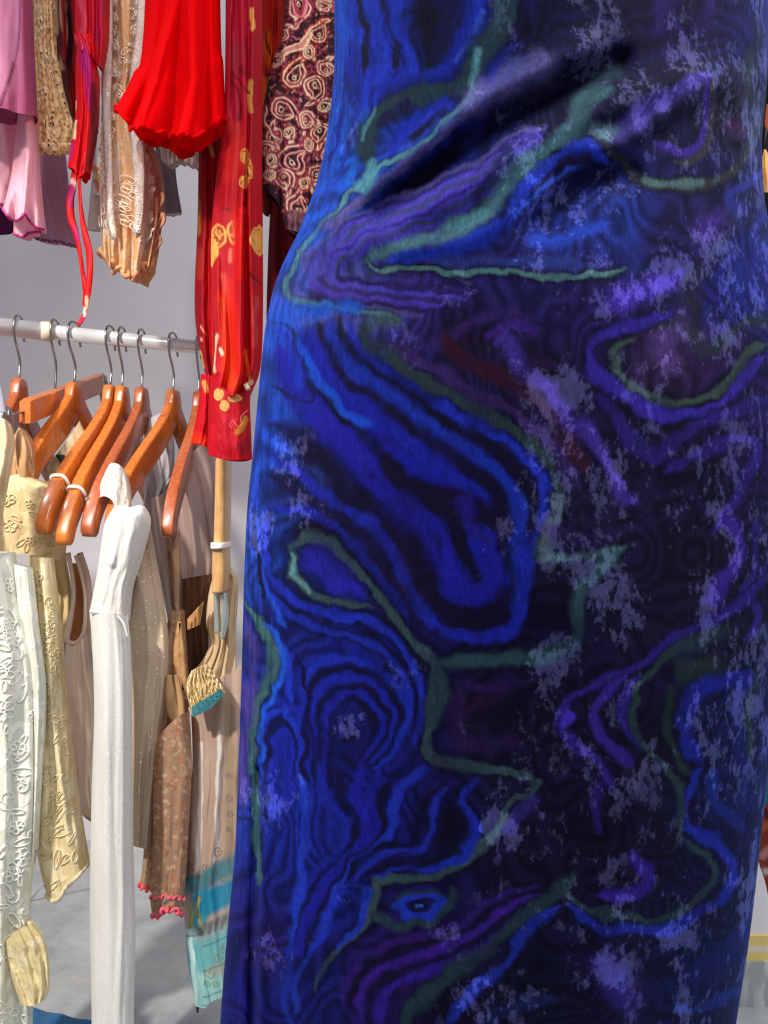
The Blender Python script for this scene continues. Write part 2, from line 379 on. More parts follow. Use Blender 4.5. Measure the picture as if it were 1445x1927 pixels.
# ================================================================== rack
M_steel = simple('white_coated_steel', (226, 230, 233), 0.28, 0.35, 0.5, 0.3); M_chrome = simple('chrome', (175, 172, 170), 0.16, 1.0)
M_coll = simple('aged_plastic_collar', (214, 205, 184), 0.5)
rack = empty('clothes_rack', (*(R0+RD*0.3), 0)); tag(rack, 'white tubular steel clothes rack whose lower rail carries the wooden hangers', 'clothes rack')
ra = R0-RD*0.75; rj = rail_at(92); rb = R0+RD*1.15
V, Fc = tube_vf([(*ra, RZ), (*rj, RZ)], 0.0142, 24); mesh_obj('lower_rail', V, Fc, M_steel, rack)
V, Fc = tube_vf([(*rj, RZ), (*rb, RZ)], 0.0118, 24); mesh_obj('lower_rail', V, Fc, M_steel, rack)
V, Fc = tube_vf([(*(rj-RD*0.012), RZ), (*(rj-RD*0.004), RZ), (*(rj+RD*0.004), RZ), (*(rj+RD*0.006), RZ)], [0.0146, 0.0158, 0.0158, 0.0122], 24); mesh_obj('rail_collar', V, Fc, M_coll, rack)
V, Fc = tube_vf([(*ra, 2.1), (*rb, 2.1)], 0.0135, 20); mesh_obj('upper_rail', V, Fc, M_steel, rack)
for q in (ra, rb):
    V, Fc = join(tube_vf([(*q, 0.0), (*q, 2.13)], 0.015, 20), tube_vf([(*(q-RN*0.2), 0.012), (*(q+RN*0.2), 0.012)], 0.012, 12)); mesh_obj('post', V, Fc, M_steel, rack)
# ------------------------------------------------------------------ hangers
M_wood = wood_mat('varnished_orange_wood', (214, 118, 40), (188, 92, 28)); M_wood2 = wood_mat('varnished_brown_wood', (178, 92, 48), (148, 70, 36)); M_pale = wood_mat('pale_natural_wood', (214, 168, 112), (196, 146, 92))
M_band = simple('white_elastic', (240, 232, 220), 0.7)
def frame_of(hpx, tip, Wd=0.205):
    """hook position on the rail and the near-arm direction that projects onto the tip's column"""
    h = rail_at(hpx); best = None
    for k in range(-90, 91):
        th = math.radians(k); d = np.array([math.sin(th), -math.cos(th)]); q = h+d*Wd
        e = abs((q[0]/q[1])*F+722.5-tip[0])
        if best is None or e < best[0]-1e-6: best = (e, d, q)
    return h, best[1], best[2], Wd
def hook_vf(h, d, top):
    # shank rises out of the wood, bows toward the viewer, goes over the rail and ends behind it
    loc = [(0, top-RZ-0.012), (0.000, top-RZ+0.004), (-0.003, -0.052), (0.004, -0.036), (0.0155, -0.018), (0.0190, 0.000), (0.0135, 0.0150), (0.0, 0.0200), (-0.0135, 0.0150), (-0.0185, 0.000), (-0.0165, -0.011), (-0.019, -0.016)]
    pts = smooth([(a, b) for a, b in loc], 60)
    return tube_vf([(h[0]+d[0]*a, h[1]+d[1]*a, RZ+b) for a, b in pts], 0.0019, 8, up=(RD[0], RD[1], 0))
def hanger(name, label, hpx, tip, mat, bands=(), tipflat=1.0, group='wooden hangers on the lower rail', half=0.205):
    h, d, q, Wd = frame_of(hpx, tip, half); ztip = CH-(tip[1]-963.5)/F*q[1]; ztop = RZ-0.078; drop = ztop-ztip
    nrm = np.array([-d[1], d[0]])
    root = empty(name, (h[0], h[1], ztip)); tag(root, label, 'hanger', group)
    def centre(a): # a: 0 neck .. 1 tip ; long ogee, the end hanging steeply
        return Wd*(3*a*a-2*a**3)*0.9+Wd*0.1*a, ztop-0.014-(drop-0.02)*a
    def section(hw, hh):
        r = min(0.0032, hw*0.7, hh*0.7); pts = []
        for cx, cz, a0 in ((hw-r, hh-r, 0), (-(hw-r), hh-r, 90), (-(hw-r), -(hh-r), 180), (hw-r, -(hh-r), 270)):
            for k in range(4): th = math.radians(a0+k*30); pts.append((cx+r*math.cos(th), cz+r*math.sin(th)))
        return pts
    def arm(sg):
        V = []; n = 40; K = 16
        for i in range(n):
            a = i/(n-1); x, z = centre(a); x2, z2 = centre(min(1, a+0.02)); x1, z1 = centre(max(0, a-0.02))
            t = np.array([x2-x1, z2-z1]); t /= np.linalg.norm(t); pn = np.array([-t[1], t[0]])
            hh = 0.0145+0.006*math.sin(PI*min(1, a*1.1))-0.002*a; ww = 0.0072+0.0022*a
            if a > 0.94: k = math.sqrt(max(0.1, 1-((a-0.94)/0.065)**2)); hh *= 0.35+0.65*k; ww *= 0.7+0.3*k
            for (cx, cz) in section(ww, hh):
                aa = x+pn[0]*cz; zz = z+pn[1]*cz; xy = h+d*(aa*sg)+nrm*cx
                V.append((xy[0], xy[1], zz))
        Fc = [(i*K+k, i*K+(k+1) % K, (i+1)*K+(k+1) % K, (i+1)*K+k) for i in range(n-1) for k in range(K)]+[tuple(range(K))[::-1], tuple((n-1)*K+k for k in range(K))]
        if sg < 0: Fc = [f[::-1] for f in Fc]
        return V, Fc
    # neck block under the hook
    bv = []
    for (z, a, b) in ((-0.062, 0.0075, 0.020), (-0.040, 0.0078, 0.0225), (-0.012, 0.0078, 0.0165), (-0.002, 0.0074, 0.0125), (0.0, 0.006, 0.011)):
        for (cx, cs) in section(a, b): q_ = h+d*cs+nrm*cx; bv.append((q_[0], q_[1], ztop+z))
    blk = (bv, [(i*16+k, i*16+(k+1) % 16, (i+1)*16+(k+1) % 16, (i+1)*16+k) for i in range(4) for k in range(16)]+[tuple(range(16))[::-1], tuple(64+k for k in range(16))])
    V, Fc = join(arm(1), blk); mesh_obj('near_arm', V, Fc, mat, root)
    V, Fc = arm(-1); mesh_obj('far_arm', V, Fc, mat, root)
    V, Fc = hook_vf(h, d, ztop); mesh_obj('hook', V, Fc, M_chrome, root)
    for a in bands:
        x, z = centre(a); x2, z2 = centre(a+0.03); dx, dz = x2-x, z2-z; L = math.hypot(dx, dz); px_, pz_ = -dz/L, dx/L
        ring = []
        for k in range(24):
            th = 2*PI*k/24; c, s_ = math.cos(th), math.sin(th); cx = 0.0112*abs(c)**0.6*(1 if c > 0 else -1); cz = 0.0195*abs(s_)**0.6*(1 if s_ > 0 else -1)
            xy = h+d*(x+px_*cz)+nrm*cx; ring.append((xy[0], xy[1], z+pz_*cz))
        ring.append(ring[0]); V, Fc = tube_vf(ring, 0.0028, 8); mesh_obj('elastic_loop', V, Fc, M_band, root)
    return root
hanger('wooden_hanger', 'brown wooden hanger leftmost on the rail, its block facing sideways', 36, (-95, 1000), M_wood2)
hanger('wooden_hanger', 'glossy orange wooden hanger whose arm goes down into the ivory satin blouse', 140, (50, 922), M_wood, half=0.125)
hanger('wooden_hanger', 'orange wooden hanger with a white elastic loop, upper one of the close pair', 208, (84, 1014), M_wood, (0.70,), half=0.215)
hanger('wooden_hanger', 'orange wooden hanger with a white elastic loop, lower right one of the close pair', 230, (120, 1034), M_wood, (0.72,), half=0.215)
hanger('wooden_hanger', 'brown wooden hanger whose arm pokes out under the white lace shoulder', 267, (168, 1018), M_wood2)
hanger('wooden_hanger', 'amber wooden hanger ending inside the white glitter top', 326, (214, 1000), M_wood)
hanger('wooden_hanger', 'brown wooden hanger hanging just left of the red cuff, its arm reaching straight down', 374, (318, 1018), M_wood2)
# straight clip hanger
def clip_vf(p, d):
    p = np.array(p); a = np.array((d[0], d[1], 0)); up = np.array((0, 0, 1.0)); n_ = np.array((-d[1], d[0], 0))
    parts = []
    for sg in (-1, 1):
        parts.append(tube_vf([p+n_*sg*0.004+up*0.018, p+n_*sg*0.011+up*0.004, p+n_*sg*0.009-up*0.014, p+n_*sg*0.002-up*0.034, p+n_*sg*0.003-up*0.044], [0.0035, 0.005, 0.005, 0.004, 0.003], 8, 1.7))
    parts.append(tube_vf([p-n_*0.012+up*0.002, p+n_*0.012+up*0.002], 0.003, 8))
    return join(*parts)
h = rail_at(104); d = (lambda v: v/np.linalg.norm(v))(np.array([0.05, -1.0])); bz = CH+0.178; sl = -0.30
root = empty('clip_hanger', (h[0], h[1], bz-0.06)); tag(root, 'straight wooden trouser hanger with metal clips between the two leftmost coat hangers', 'hanger', 'clip hangers')
nr = np.array([-d[1], d[0]]); V = []
for a in (-0.215, -0.205, 0.10, 0.112):
    e = 0.9 if a in (-0.215, 0.112) else 1.0
    for (c, z) in ((-1, -1), (-0.6, -1.12), (0.6, -1.12), (1, -1), (1, 1), (0.6, 1.12), (-0.6, 1.12), (-1, 1)):
        xy = h+d*a+nr*c*0.0088*e; V.append((xy[0], xy[1], bz+sl*a+z*0.0165*e))
Fc = [(i*8+k, i*8+(k+1) % 8, (i+1)*8+(k+1) % 8, (i+1)*8+k) for i in range(3) for k in range(8)]+[tuple(range(8))[::-1], tuple(24+k for k in range(8))]
mesh_obj('bar', V, Fc, M_wood, root, smooth_=False)
V, Fc = hook_vf(h, d, bz+0.018); mesh_obj('hook', V, Fc, M_chrome, root)
M_zinc = simple('zinc_clip', (150, 156, 162), 0.3, 0.9)
for a, b in ((-0.235, -0.205), (0.145, 0.105)):
    q = h+d*a; V, Fc = join(clip_vf((q[0]-(0.012 if a > 0 else 0), q[1], bz+sl*a-0.006), (nr[0], nr[1])), tube_vf([(*(h+d*b), bz+sl*b), (q[0]-(0.012 if a > 0 else 0), q[1], bz+sl*a)], 0.002, 6)); mesh_obj('clip', V, Fc, M_zinc, root)
# pale clip hanger seen end-on on the right
root = empty('clip_hanger', P(418, 1200, 1.12)); tag(root, 'pale wood hanger seen end on with a white band, emerging below the red cuff', 'hanger', 'clip hangers')
def bar_px(name, mat, pts, wid, Y, dep, par, n=24, K=14, e=0.5):
    q = smooth(pts, n); w = np.interp(np.linspace(0, 1, n), np.linspace(0, 1, len(wid)), wid); V = []
    for i in range(n):
        c = np.array(P(q[i][0], q[i][1], Y))
        for k in range(K):
            th = 2*PI*k/K; cc, ss = math.cos(th), math.sin(th)
            V.append((c[0]+w[i]/2/F*Y*abs(cc)**e*(1 if cc > 0 else -1), c[1]+dep*abs(ss)**e*(1 if ss > 0 else -1), c[2]))
    Fc = [(i*K+k, i*K+(k+1) % K, (i+1)*K+(k+1) % K, (i+1)*K+k) for i in range(n-1) for k in range(K)]+[tuple(range(K))[::-1], tuple((n-1)*K+k for k in range(K))]
    return mesh_obj(name, V, Fc, mat, par)
bar_px('arm', M_pale, [(421, 830), (420, 940), (418, 1025)], [20, 21, 22], 1.10, 0.03, root)
bar_px('arm_end', M_pale, [(417, 1030), (417, 1080), (416, 1112)], [24, 27, 24], 1.095, 0.03, root)
bar_px('band', M_band, [(416, 1020), (416, 1031)], [27, 28], 1.093, 0.034, root, n=4)
s = N('clear_plastic'); s.set('Base Color', (206, 224, 226)); s.set('Roughness', 0.12); s.b.inputs['Transmission Weight'].default_value = 0.75; M_clear = s.m
bar_px('clear_clip', M_clear, [(408, 1030), (408, 1112), (410, 1190)], [7, 8, 8], 1.09, 0.012, root)
bar_px('clear_clip', M_clear, [(421, 1114), (424, 1160), (419, 1200)], [9, 9, 7], 1.09, 0.012, root)
bar_px('far_arm', M_wood, [(400, 905), (378, 945), (340, 1000)], [16, 14, 12], 1.30, 0.012, root, e=0.8)
# ================================================================== garments on the upper rail
def teardrop(x, y, r, ang, col1, col2, col3, w=2.2):
    """a paisley drop: curled outline, inner outline, eye and dots"""
    ca, sa = math.cos(ang), math.sin(ang)
    def tr(p): return (x+ca*p[0]*r-sa*p[1]*r, y+sa*p[0]*r+ca*p[1]*r)
    out = [(0.55, -1.45), (0.15, -1.35), (-0.25, -0.9), (-0.75, -0.3), (-0.8, 0.35), (-0.35, 0.85), (0.25, 0.85), (0.7, 0.4), (0.7, -0.2), (0.35, -0.65), (0.25, -1.05), (0.55, -1.45)]
    S = [([tr(p) for p in out], w+4, col2, 0.2), ([tr((p[0]*1.25, p[1]*1.2)) for p in out], 1.8, (110, 40, 58), 0.2, 0.8)]
    S.append(([tr((p[0]*0.6, p[1]*0.55+0.12)) for p in out], w+3, col3, 0.3))
    S.append(([tr(p) for p in out], w, col1, 0.2)); S.append(([tr((p[0]*0.62, p[1]*0.6+0.1)) for p in out], w*0.7, col1, 0.2))
    S.append(([tr((0, 0.25)), tr((0.02, 0.27))], r*0.34, col1, 0.15)); S.append(([tr((0, 0.25)), tr((0.02, 0.27))], r*0.16, (40, 15, 25), 0.15))
    for k in range(14):
        a = k*0.45; p = tr((1.12*math.cos(a), 0.15+1.1*math.sin(a))); S.append(([p, (p[0]+0.5, p[1])], 3.4, col2, 0.2))
    return S
def flower(x, y, rx, ry, petal=(238, 186, 92), core=(176, 70, 50)):
    R = random.Random(int(x*7+y)); n = 14
    ring = [(x+rx*(0.85+0.2*R.random())*math.cos(k*2*PI/n), y+ry*(0.85+0.2*R.random())*math.sin(k*2*PI/n)) for k in range(n)]; ring.append(ring[0])
    S = [([(x+(p[0]-x)*0.5, y+(p[1]-y)*0.5) for p in ring], rx*1.0, core, 0.3, 0.95), (ring, max(2.5, rx*0.28), petal, 0.2)]
    for k in range(int(10+rx)):
        a = R.uniform(0, 6.3); q = R.uniform(0, 0.7); px = x+rx*q*math.cos(a); py = y+ry*q*math.sin(a); S.append(([(px, py), (px+R.uniform(-3, 3), py+R.uniform(-3, 3))], 2.2, petal, 0.3, 0.9))
    return S
# --- mauve cardigan
M = cloth_mat('mauve_jersey', (168, 84, 122), (184, 100, 138), True, 30, (1, 1, 0.5), 0.85, 0.35)
def tint(px, py, U, V, C): return C
t = cloth('mauve_cardigan', M, [(-80, -420), (-80, 214)], [(52, -420), (58, 20), (62, 120), (67, 218)], (1.03, 1.06), 0.05, bot=[(-80, 205), (0, 203), (30, 212), (67, 218)],
      wave=0.006, wf=2.5, base=(170, 86, 124), strokes=[([(-10, -80), (5, 40), (0, 150)], 60, (212, 138, 172), 0.6), ([(38, -90), (35, 60), (26, 120), (12, 165), (0, 200)], 5, (92, 30, 60), 0.5),
      ([(31, -90), (28, 40), (22, 110)], 14, (200, 130, 170), 0.4), ([(50, 0), (56, 110), (60, 210)], 16, (150, 70, 105), 0.5)])
tag(t, 'dusty mauve cardigan hanging at the upper left corner of the picture', 'cardigan')
# --- pale pink blouse with lettuce hems
M = cloth_mat('pale_pink_jersey', (238, 172, 192), (246, 192, 208), False, 30, (1, 1, 0.3), 0.85, 0.3, trans=0.25); Mt = simple('magenta_overlock_thread', (178, 38, 118), 0.7)
root, G = cloth('pink_blouse', M, [(-80, 180), (-80, 384)], [(36, 200), (34, 300), (24, 384)], 1.12, 0.02, bot=[(-80, 380), (0, 384), (24, 388)], wave=0.004, wf=3, seed=3, ret=True)
tag(root, 'pale pink blouse with magenta lettuce-edged sleeve under the mauve cardigan', 'blouse'); trim('hem_stitching', Mt, G, root, r=0.0022)
o, G = cloth('sleeve', M, [(34, 205), (22, 320), (5, 394)], [(64, 205), (70, 320), (82, 432)], 1.085, 0.035, bot=[(5, 394), (22, 414), (38, 412), (46, 402), (54, 414), (66, 426), (82, 432)], wave=0.008, wf=2.0, ruff=0.010, rf=2.5, parent=root, seed=5, ret=True)
trim('hem_stitching', Mt, G, o, r=0.0020)
o, G = cloth('sleeve_frill', M, [(26, 400), (25, 440)], [(66, 400), (76, 438)], 1.11, 0.02, bot=[(25, 440), (42, 446), (55, 439), (76, 436)], ruff=0.004, rf=3, parent=root, seed=6, ret=True, nv=20)
trim('hem_stitching', Mt, G, o, r=0.0020)
M = cloth_mat('plum_fabric', (96, 34, 92), (80, 26, 76)); t = cloth('plum_top', M, [(-80, 380), (-80, 436)], [(26, 380), (26, 432)], 1.2, 0.012, bot=[(-80, 436), (8, 438), (26, 432)], nv=20)
tag(t, 'dark plum top, only its hem showing below the pink blouse', 'top')
M = cloth_mat('sheer_mauve_voile', (176, 124, 150), (190, 140, 164), False, 20, (1, 1, 0.2), 0.8, 0.2, trans=0.35, alpha=0.86); Mt2 = simple('plum_overlock_thread', (128, 52, 96), 0.7)
root, G = cloth('sheer_mauve_top', M, [(50, 200), (52, 442)], [(112, 200), (124, 300), (132, 380), (148, 466)], 1.26, 0.02, bot=[(52, 442), (78, 452), (112, 456), (148, 466)], wave=0.004, wf=2.5, seed=9, ret=True)
tag(root, 'sheer mauve voile top with plum rolled hem, between pink blouse and red scarf strap', 'top'); trim('hem_stitching', Mt2, G, root, r=0.0018, wav=0.0015)
# --- crochet
s = N('sand_crochet'); v = s.vor(150, 'F1', (1, 1, 0.8)); n = s.noise(110, 3, 0.6, (1, 1, 0.9), 0.3); big = s.noise(30, 2, 0.5, (1, 1, 0.8), 0.3)
c = s.mix(s.ramp(s.math('ADD', s.math('MULTIPLY', n, 0.6), s.math('MULTIPLY', big, 0.4)), (0.38, 0.0), (0.6, 1.0)), (232, 168, 100), (255, 228, 176)); s.set('Base Color', c); s.set('Roughness', 0.9); s.set('Sheen Weight', 0.2); s.set('Sheen Tint', c)
b = s.bump(v, -1.0, 0.004) if False else s.bump(s.math('SUBTRACT', s.math('MULTIPLY', big, 2.0), v), 0.9, 0.005); s.bump(n, 0.6, 0.002, b)
hole = s.math('MULTIPLY', s.ramp(s.vor(150, 'F1', (1, 1, 0.8)), (0.22, 1.0), (0.28, 0.0)), s.ramp(big, (0.44, 0.0), (0.48, 1.0))); s.alpha(s.math('SUBTRACT', 1.0, hole)); M_cro = s.m
root, G = cloth('crochet_top', M_cro, [(62, -420), (61, 60), (64, 160), (66, 278)], [(94, -420), (100, 40), (110, 120), (124, 190), (140, 240), (134, 278)], 1.14, 0.03, wave=0.010, wf=2.2, seed=12, ret=True)
tag(root, 'sand coloured crochet top between the mauve cardigan and the red scarf', 'top')
V, Fc = [], []
for k in range(26):
    p = G[-1][int(k/25*(len(G[-1])-1))]; q = tube_vf([p+(0, 0, 0.005), p+(0.001, -0.006, 0.001), p+(-0.001, -0.004, -0.006), p+(0, 0.002, -0.005-0.002*(k % 3))], [0.003, 0.0045, 0.0042, 0.002], 7); V, Fc = join((V, Fc), q)
mesh_obj('scalloped_hem', V, Fc, M_cro, root)
# --- dark red striped lace top
M = cloth_mat('dark_red_stripe_knit', (110, 10, 28), (60, 6, 20), True, 30)
t = cloth('striped_knit_top', M, [(96, -420), (104, 60), (116, 150), (138, 236)], [(152, -420), (152, 100), (152, 236)], 1.2, 0.02, base=(96, 12, 26), wave=0.008, wf=2,
      strokes=[([(113, y), (126, y+1)], 3, (214, 150, 120), 0.2) for y in range(-60, 130, 7)]+[([(116, -20), (122, 60), (120, 110)], 6, (160, 10, 25)), ([(140, -60), (145, 80), (140, 200)], 16, (176, 8, 20), 0.5), ([(128, 20), (134, 80), (128, 120)], 9, (30, 6, 18), 0.5), ([(100, -80), (106, 60)], 8, (214, 170, 120), 0.3)])
tag(t, 'dark red top with fine striped knit, squeezed between crochet top and red scarf', 'top')
# --- red scarf halter with long ties
M = cloth_mat('red_magenta_silk', (216, 4, 26), (232, 30, 50), True, 40, (1, 1, 0.4), 0.55, 0.3, trans=0.2)
root = empty('silk_scarf', P(158, 612, 1.05)); tag(root, 'red and magenta tie-dyed scarf whose long thin tie dangles down to the rail', 'scarf')
cloth('drape', M, [(142, -420), (141, 0), (142, 60), (152, 95)], [(208, -420), (204, 20), (202, 80), (193, 130)], 1.08, 0.03, bot=[(152, 95), (170, 104), (182, 120), (193, 130)], wave=0.012, wf=2.6, parent=root, seed=2, jit=6,
      base=(206, 14, 44), strokes=[([(150, 0), (160, 40), (150, 70)], 10, (232, 70, 110), 0.5), ([(185, -60), (190, 20), (178, 90)], 16, (200, 24, 80), 0.5), ([(165, 60), (175, 100)], 10, (235, 15, 30), 0.4), ([(196, 30), (195, 100)], 8, (222, 20, 40))])
cloth('tail', M, [(146, 70), (142, 130), (141, 220), (127, 314)], [(160, 72), (176, 105), (184, 150), (182, 230), (165, 324)], 1.07, 0.026, bot=[(127, 314), (138, 318), (148, 332), (165, 322)], wave=0.008, wf=1.6, parent=root, seed=8, jit=5,
      base=(216, 6, 22), strokes=[([(156, 85), (166, 150), (176, 200)], 18, (176, 16, 112), 0.5), ([(176, 160), (178, 230), (172, 310)], 12, (110, 6, 40), 0.6), ([(128, 300), (136, 270)], 9, (190, 16, 110), 0.4), ([(143, 190), (141, 205)], 3.5, (250, 220, 170), 0.2), ([(142, 228), (139, 258)], 4.5, (250, 220, 170), 0.2)])
cloth('knot', M, [(138, 62), (143, 88)], [(176, 66), (180, 108)], 1.065, 0.02, wave=0.004, wf=2, parent=root, base=(222, 10, 30), strokes=[([(140, 70), (160, 90)], 8, (240, 60, 80), 0.5)], nv=20, nu=24)
red_s = [([(133, 342), (143, 350)], 12, (250, 200, 190), 0.3), ([(135, 352), (136, 385)], 14, (150, 10, 90), 0.4), ([(142, 430), (150, 450)], 10, (186, 14, 110), 0.4)]
ribbon('tie', M, [(141, 322), (137, 350), (132, 380), (134, 410), (143, 440), (150, 475), (155, 510), (161, 545), (160, 575)], [12, 14, 15, 14, 10, 8, 8, 11, 10], 1.06, root, base=(222, 2, 20), strokes=red_s, twist=0.002)
ribbon('tie', M, [(148, 320), (150, 355), (153, 400), (160, 440), (168, 475), (169, 510), (167, 540), (161, 580), (157, 596), (147, 612)], [8, 6, 7, 10, 13, 13, 12, 11, 8, 9], 1.052, root, base=(226, 6, 14),
       strokes=[([(162, 560), (165, 578)], 7, (250, 190, 150), 0.2), ([(156, 580), (160, 592)], 6, (250, 226, 220), 0.2), ([(153, 597), (148, 610)], 8, (200, 20, 60), 0.3)], twist=0.0015)
# --- floral white top, cream top
M = cloth_mat('white_floral_cotton', (226, 214, 222), (236, 228, 232), True, 30)
t = cloth('floral_white_top', M, [(178, 100), (180, 200), (174, 290), (172, 366)], [(205, 100), (205, 368)], 1.22, 0.015, base=(222, 212, 220), jit=8,
      strokes=[([(182, 235), (190, 262), (184, 285)], 2.5, (120, 110, 130), 0.3), ([(193, 240), (186, 270)], 2, (120, 110, 130), 0.3), ([(178, 318), (188, 326)], 12, (214, 130, 80), 0.4), ([(181, 345), (190, 360)], 10, (206, 120, 84), 0.4), ([(186, 335), (190, 345)], 7, (226, 206, 90), 0.3), ([(180, 300), (184, 312)], 5, (250, 246, 240), 0.3), ([(188, 180), (186, 200)], 8, (250, 250, 250), 0.4), ([(184, 140), (196, 150)], 9, (222, 150, 170), 0.5)])
tag(t, 'white floral print top, a narrow strip showing left of the lace dress', 'top')
M = cloth_mat('cream_linen', (226, 212, 196), (214, 200, 184)); t = cloth('cream_linen_top', M, [(172, 340), (164, 432)], [(205, 340), (200, 432)], 1.25, 0.012, nv=24)
tag(t, 'cream linen hem hanging just below the white floral print', 'top')
# --- peach lace dress
def bands_tint(bands):
    def f(px, py, U, V, C):
        x = U+0.03*fbm(U*3, V*6, 4)+0.02*fbm(px/12, py/12, 7)
        for (u0, u1, col) in bands:
            a = np.clip((x-u0)/0.03, 0, 1)*np.clip((u1-x)/0.03, 0, 1); C = C+a[..., None]*(np.array(lin(col))-C)
        return C
    return f
M = lace_mat('peach_lace', (226, 164, 116), (252, 238, 220), True, 105, 0, 0.9, thr=0.52)
root, G = cloth('lace_dress', M, [(200, -420), (198, 90), (192, 220), (188, 340), (190, 440), (192, 474)], [(290, -420), (276, 60), (262, 150), (272, 230), (300, 310), (306, 380), (298, 440), (288, 488)], 1.15, 0.05,
      bot=[(192, 474), (206, 496), (232, 512), (262, 520), (288, 488)], wave=0.015, wf=2.2, ruff=0.010, rf=5, seed=21, ret=True, nu=80, nv=140,
      base=(240, 182, 130), tint=bands_tint([(-0.1, 0.30, (252, 232, 208)), (0.30, 0.62, (242, 186, 132)), (0.62, 0.80, (254, 242, 232)), (0.80, 1.1, (200, 122, 92))]),
      strokes=[([(190, 455), (210, 490), (250, 505), (285, 490)], 34, (240, 190, 130), 0.5), ([(218, 60), (226, 130), (214, 170)], 5, (255, 242, 220), 0.3), ([(236, 115), (250, 112)], 5, (252, 226, 170), 0.3), ([(222, 270), (224, 420)], 6, (252, 232, 206), 0.5)])
tag(root, 'peach dress with cream lace bands and frayed ruffled hem, left of the red ruffle top', 'dress')
Mw = lace_mat('white_lace_trim', (246, 226, 212), (255, 250, 244), False, 120, 0, 1.0, thr=0.48)
ribbon('lace_band', Mw, [(278, -420), (268, 20), (258, 130), (256, 220), (262, 320), (262, 400), (256, 440)], [20, 18, 14, 20, 28, 26, 16], 1.086, root, th=0.004)
ribbon('lace_band', Mw, [(204, -420), (202, 60), (200, 190), (204, 300), (208, 400), (216, 450)], [12, 14, 20, 20, 16, 12], 1.092, root, th=0.004)
R_ = random.Random(3); Mcord = simple('cream_cord', (255, 244, 226), 0.8)
applique('corded_lace', Mcord, G, [(u_, (v_*580+330)/910, *r_) for (u_, v_, *r_) in [(R_.uniform(0.03, 0.30), v, R_.uniform(0.005, 0.009), R_.choice(['flower', 'leaf', 'curl']), R_.uniform(0, 6)) for v in np.linspace(0.12, 0.9, 46)]+[(R_.uniform(0.34, 0.55), v, R_.uniform(0.006, 0.010), R_.choice(['flower', 'leaf', 'curl']), R_.uniform(0, 6)) for v in (0.30, 0.33, 0.38, 0.42, 0.44, 0.71, 0.74, 0.78, 0.8, 0.84)]+[(R_.uniform(0.60, 0.84), v, R_.uniform(0.0025, 0.0045), R_.choice(['flower', 'curl']), R_.uniform(0, 6)) for v in np.linspace(0.08, 0.9, 110)]], root, lift=0.006)
Mb = cloth_mat('peach_rolled_edge', (236, 184, 140), (224, 160, 116)); trim('ruffled_edge', Mb, G, root, r=0.0035, wav=0.006, wn=9)
for (x, y, w_) in ((302, 372, 6), (304, 410, 6), (296, 452, 7)):
    ribbon('frill', Mb, [(x-22, y+14), (x-8, y+6), (x+2, y-8), (x+4, y+6), (x-6, y+22)], [5, 8, 9, 8, 4], 1.12, root, th=0.002, n=24)
# --- red ruffle top
s = N('red_jersey'); s.set('Base Color', s.mix(s.noise(20, 3), (226, 0, 6), (236, 2, 10))); s.set('Roughness', 0.85); s.set('Sheen Weight', 0.1); s.set('Sheen Tint', (240, 10, 10)); s.b.inputs['Specular IOR Level'].default_value = 0.05
b = s.bump(s.noise(900, 2), 0.3, 0.0006); s.translucent(0.3, (240, 0, 8)); M_red = s.m
root, G = cloth('red_ruffle_top', M_red, [(288, -420), (270, 60), (250, 140), (217, 204)], [(408, -420), (414, 40), (420, 120), (425, 222)], 1.03, 0.05,
      bot=[(217, 204), (232, 218), (244, 234), (252, 243), (270, 240), (296, 246), (320, 254), (360, 254), (391, 248), (398, 236), (412, 226), (425, 222)], folds=[([(360, -140), (330, 20), (300, 120), (262, 238)], 9, 0.012), ([(372, -140), (372, 250)], 12, 0.010), ([(388, -140), (392, 250)], 7, -0.014), ([(320, -140), (300, 60), (282, 150), (246, 230)], 8, -0.008), ([(346, -140), (330, 120), (318, 250)], 9, -0.008)], wave=0.008, wf=2.4, ruff=0.012, rf=3.5, seed=17, ret=True, nu=90, nv=110)
tag(root, 'bright red jersey top with a wavy lettuce hem, hanging in front of the lace dress', 'top'); trim('lettuce_hem', M_red, G, root, r=0.0024, wav=0.0028, wn=11)
o, G2 = cloth('under_layer', M_red, [(262, 190), (262, 230), (270, 264)], [(376, 190), (374, 220), (366, 262)], 1.09, 0.02, bot=[(270, 264), (290, 272), (308, 262), (325, 280), (340, 292), (358, 284), (366, 262)], ruff=0.008, rf=4, parent=root, seed=19, ret=True, nv=40)
trim('lettuce_hem', M_red, G2, o, r=0.0022, wav=0.002, wn=8)
M = lace_mat('white_scrap_lace', (214, 192, 184), (236, 222, 216), False, 110)
t = cloth('lace_camisole', M, [(298, 200), (300, 270), (304, 302)], [(376, 200), (376, 308)], 1.22, 0.02, bot=[(304, 302), (318, 310), (340, 302), (376, 318)], wave=0.01, wf=4); tag(t, 'white lace hem peeping out beneath the bright red top', 'top')
M = cloth_mat('grey_mauve_voile', (132, 104, 116), (110, 84, 96), False, 20, trans=0.3, alpha=0.8)
t = cloth('voile_camisole', M, [(290, 260), (298, 340), (300, 404)], [(326, 260), (332, 340), (342, 400)], 1.28, 0.015, wave=0.006, wf=2); tag(t, 'sheer grey-mauve hem in shadow, right of the peach lace dress', 'top')
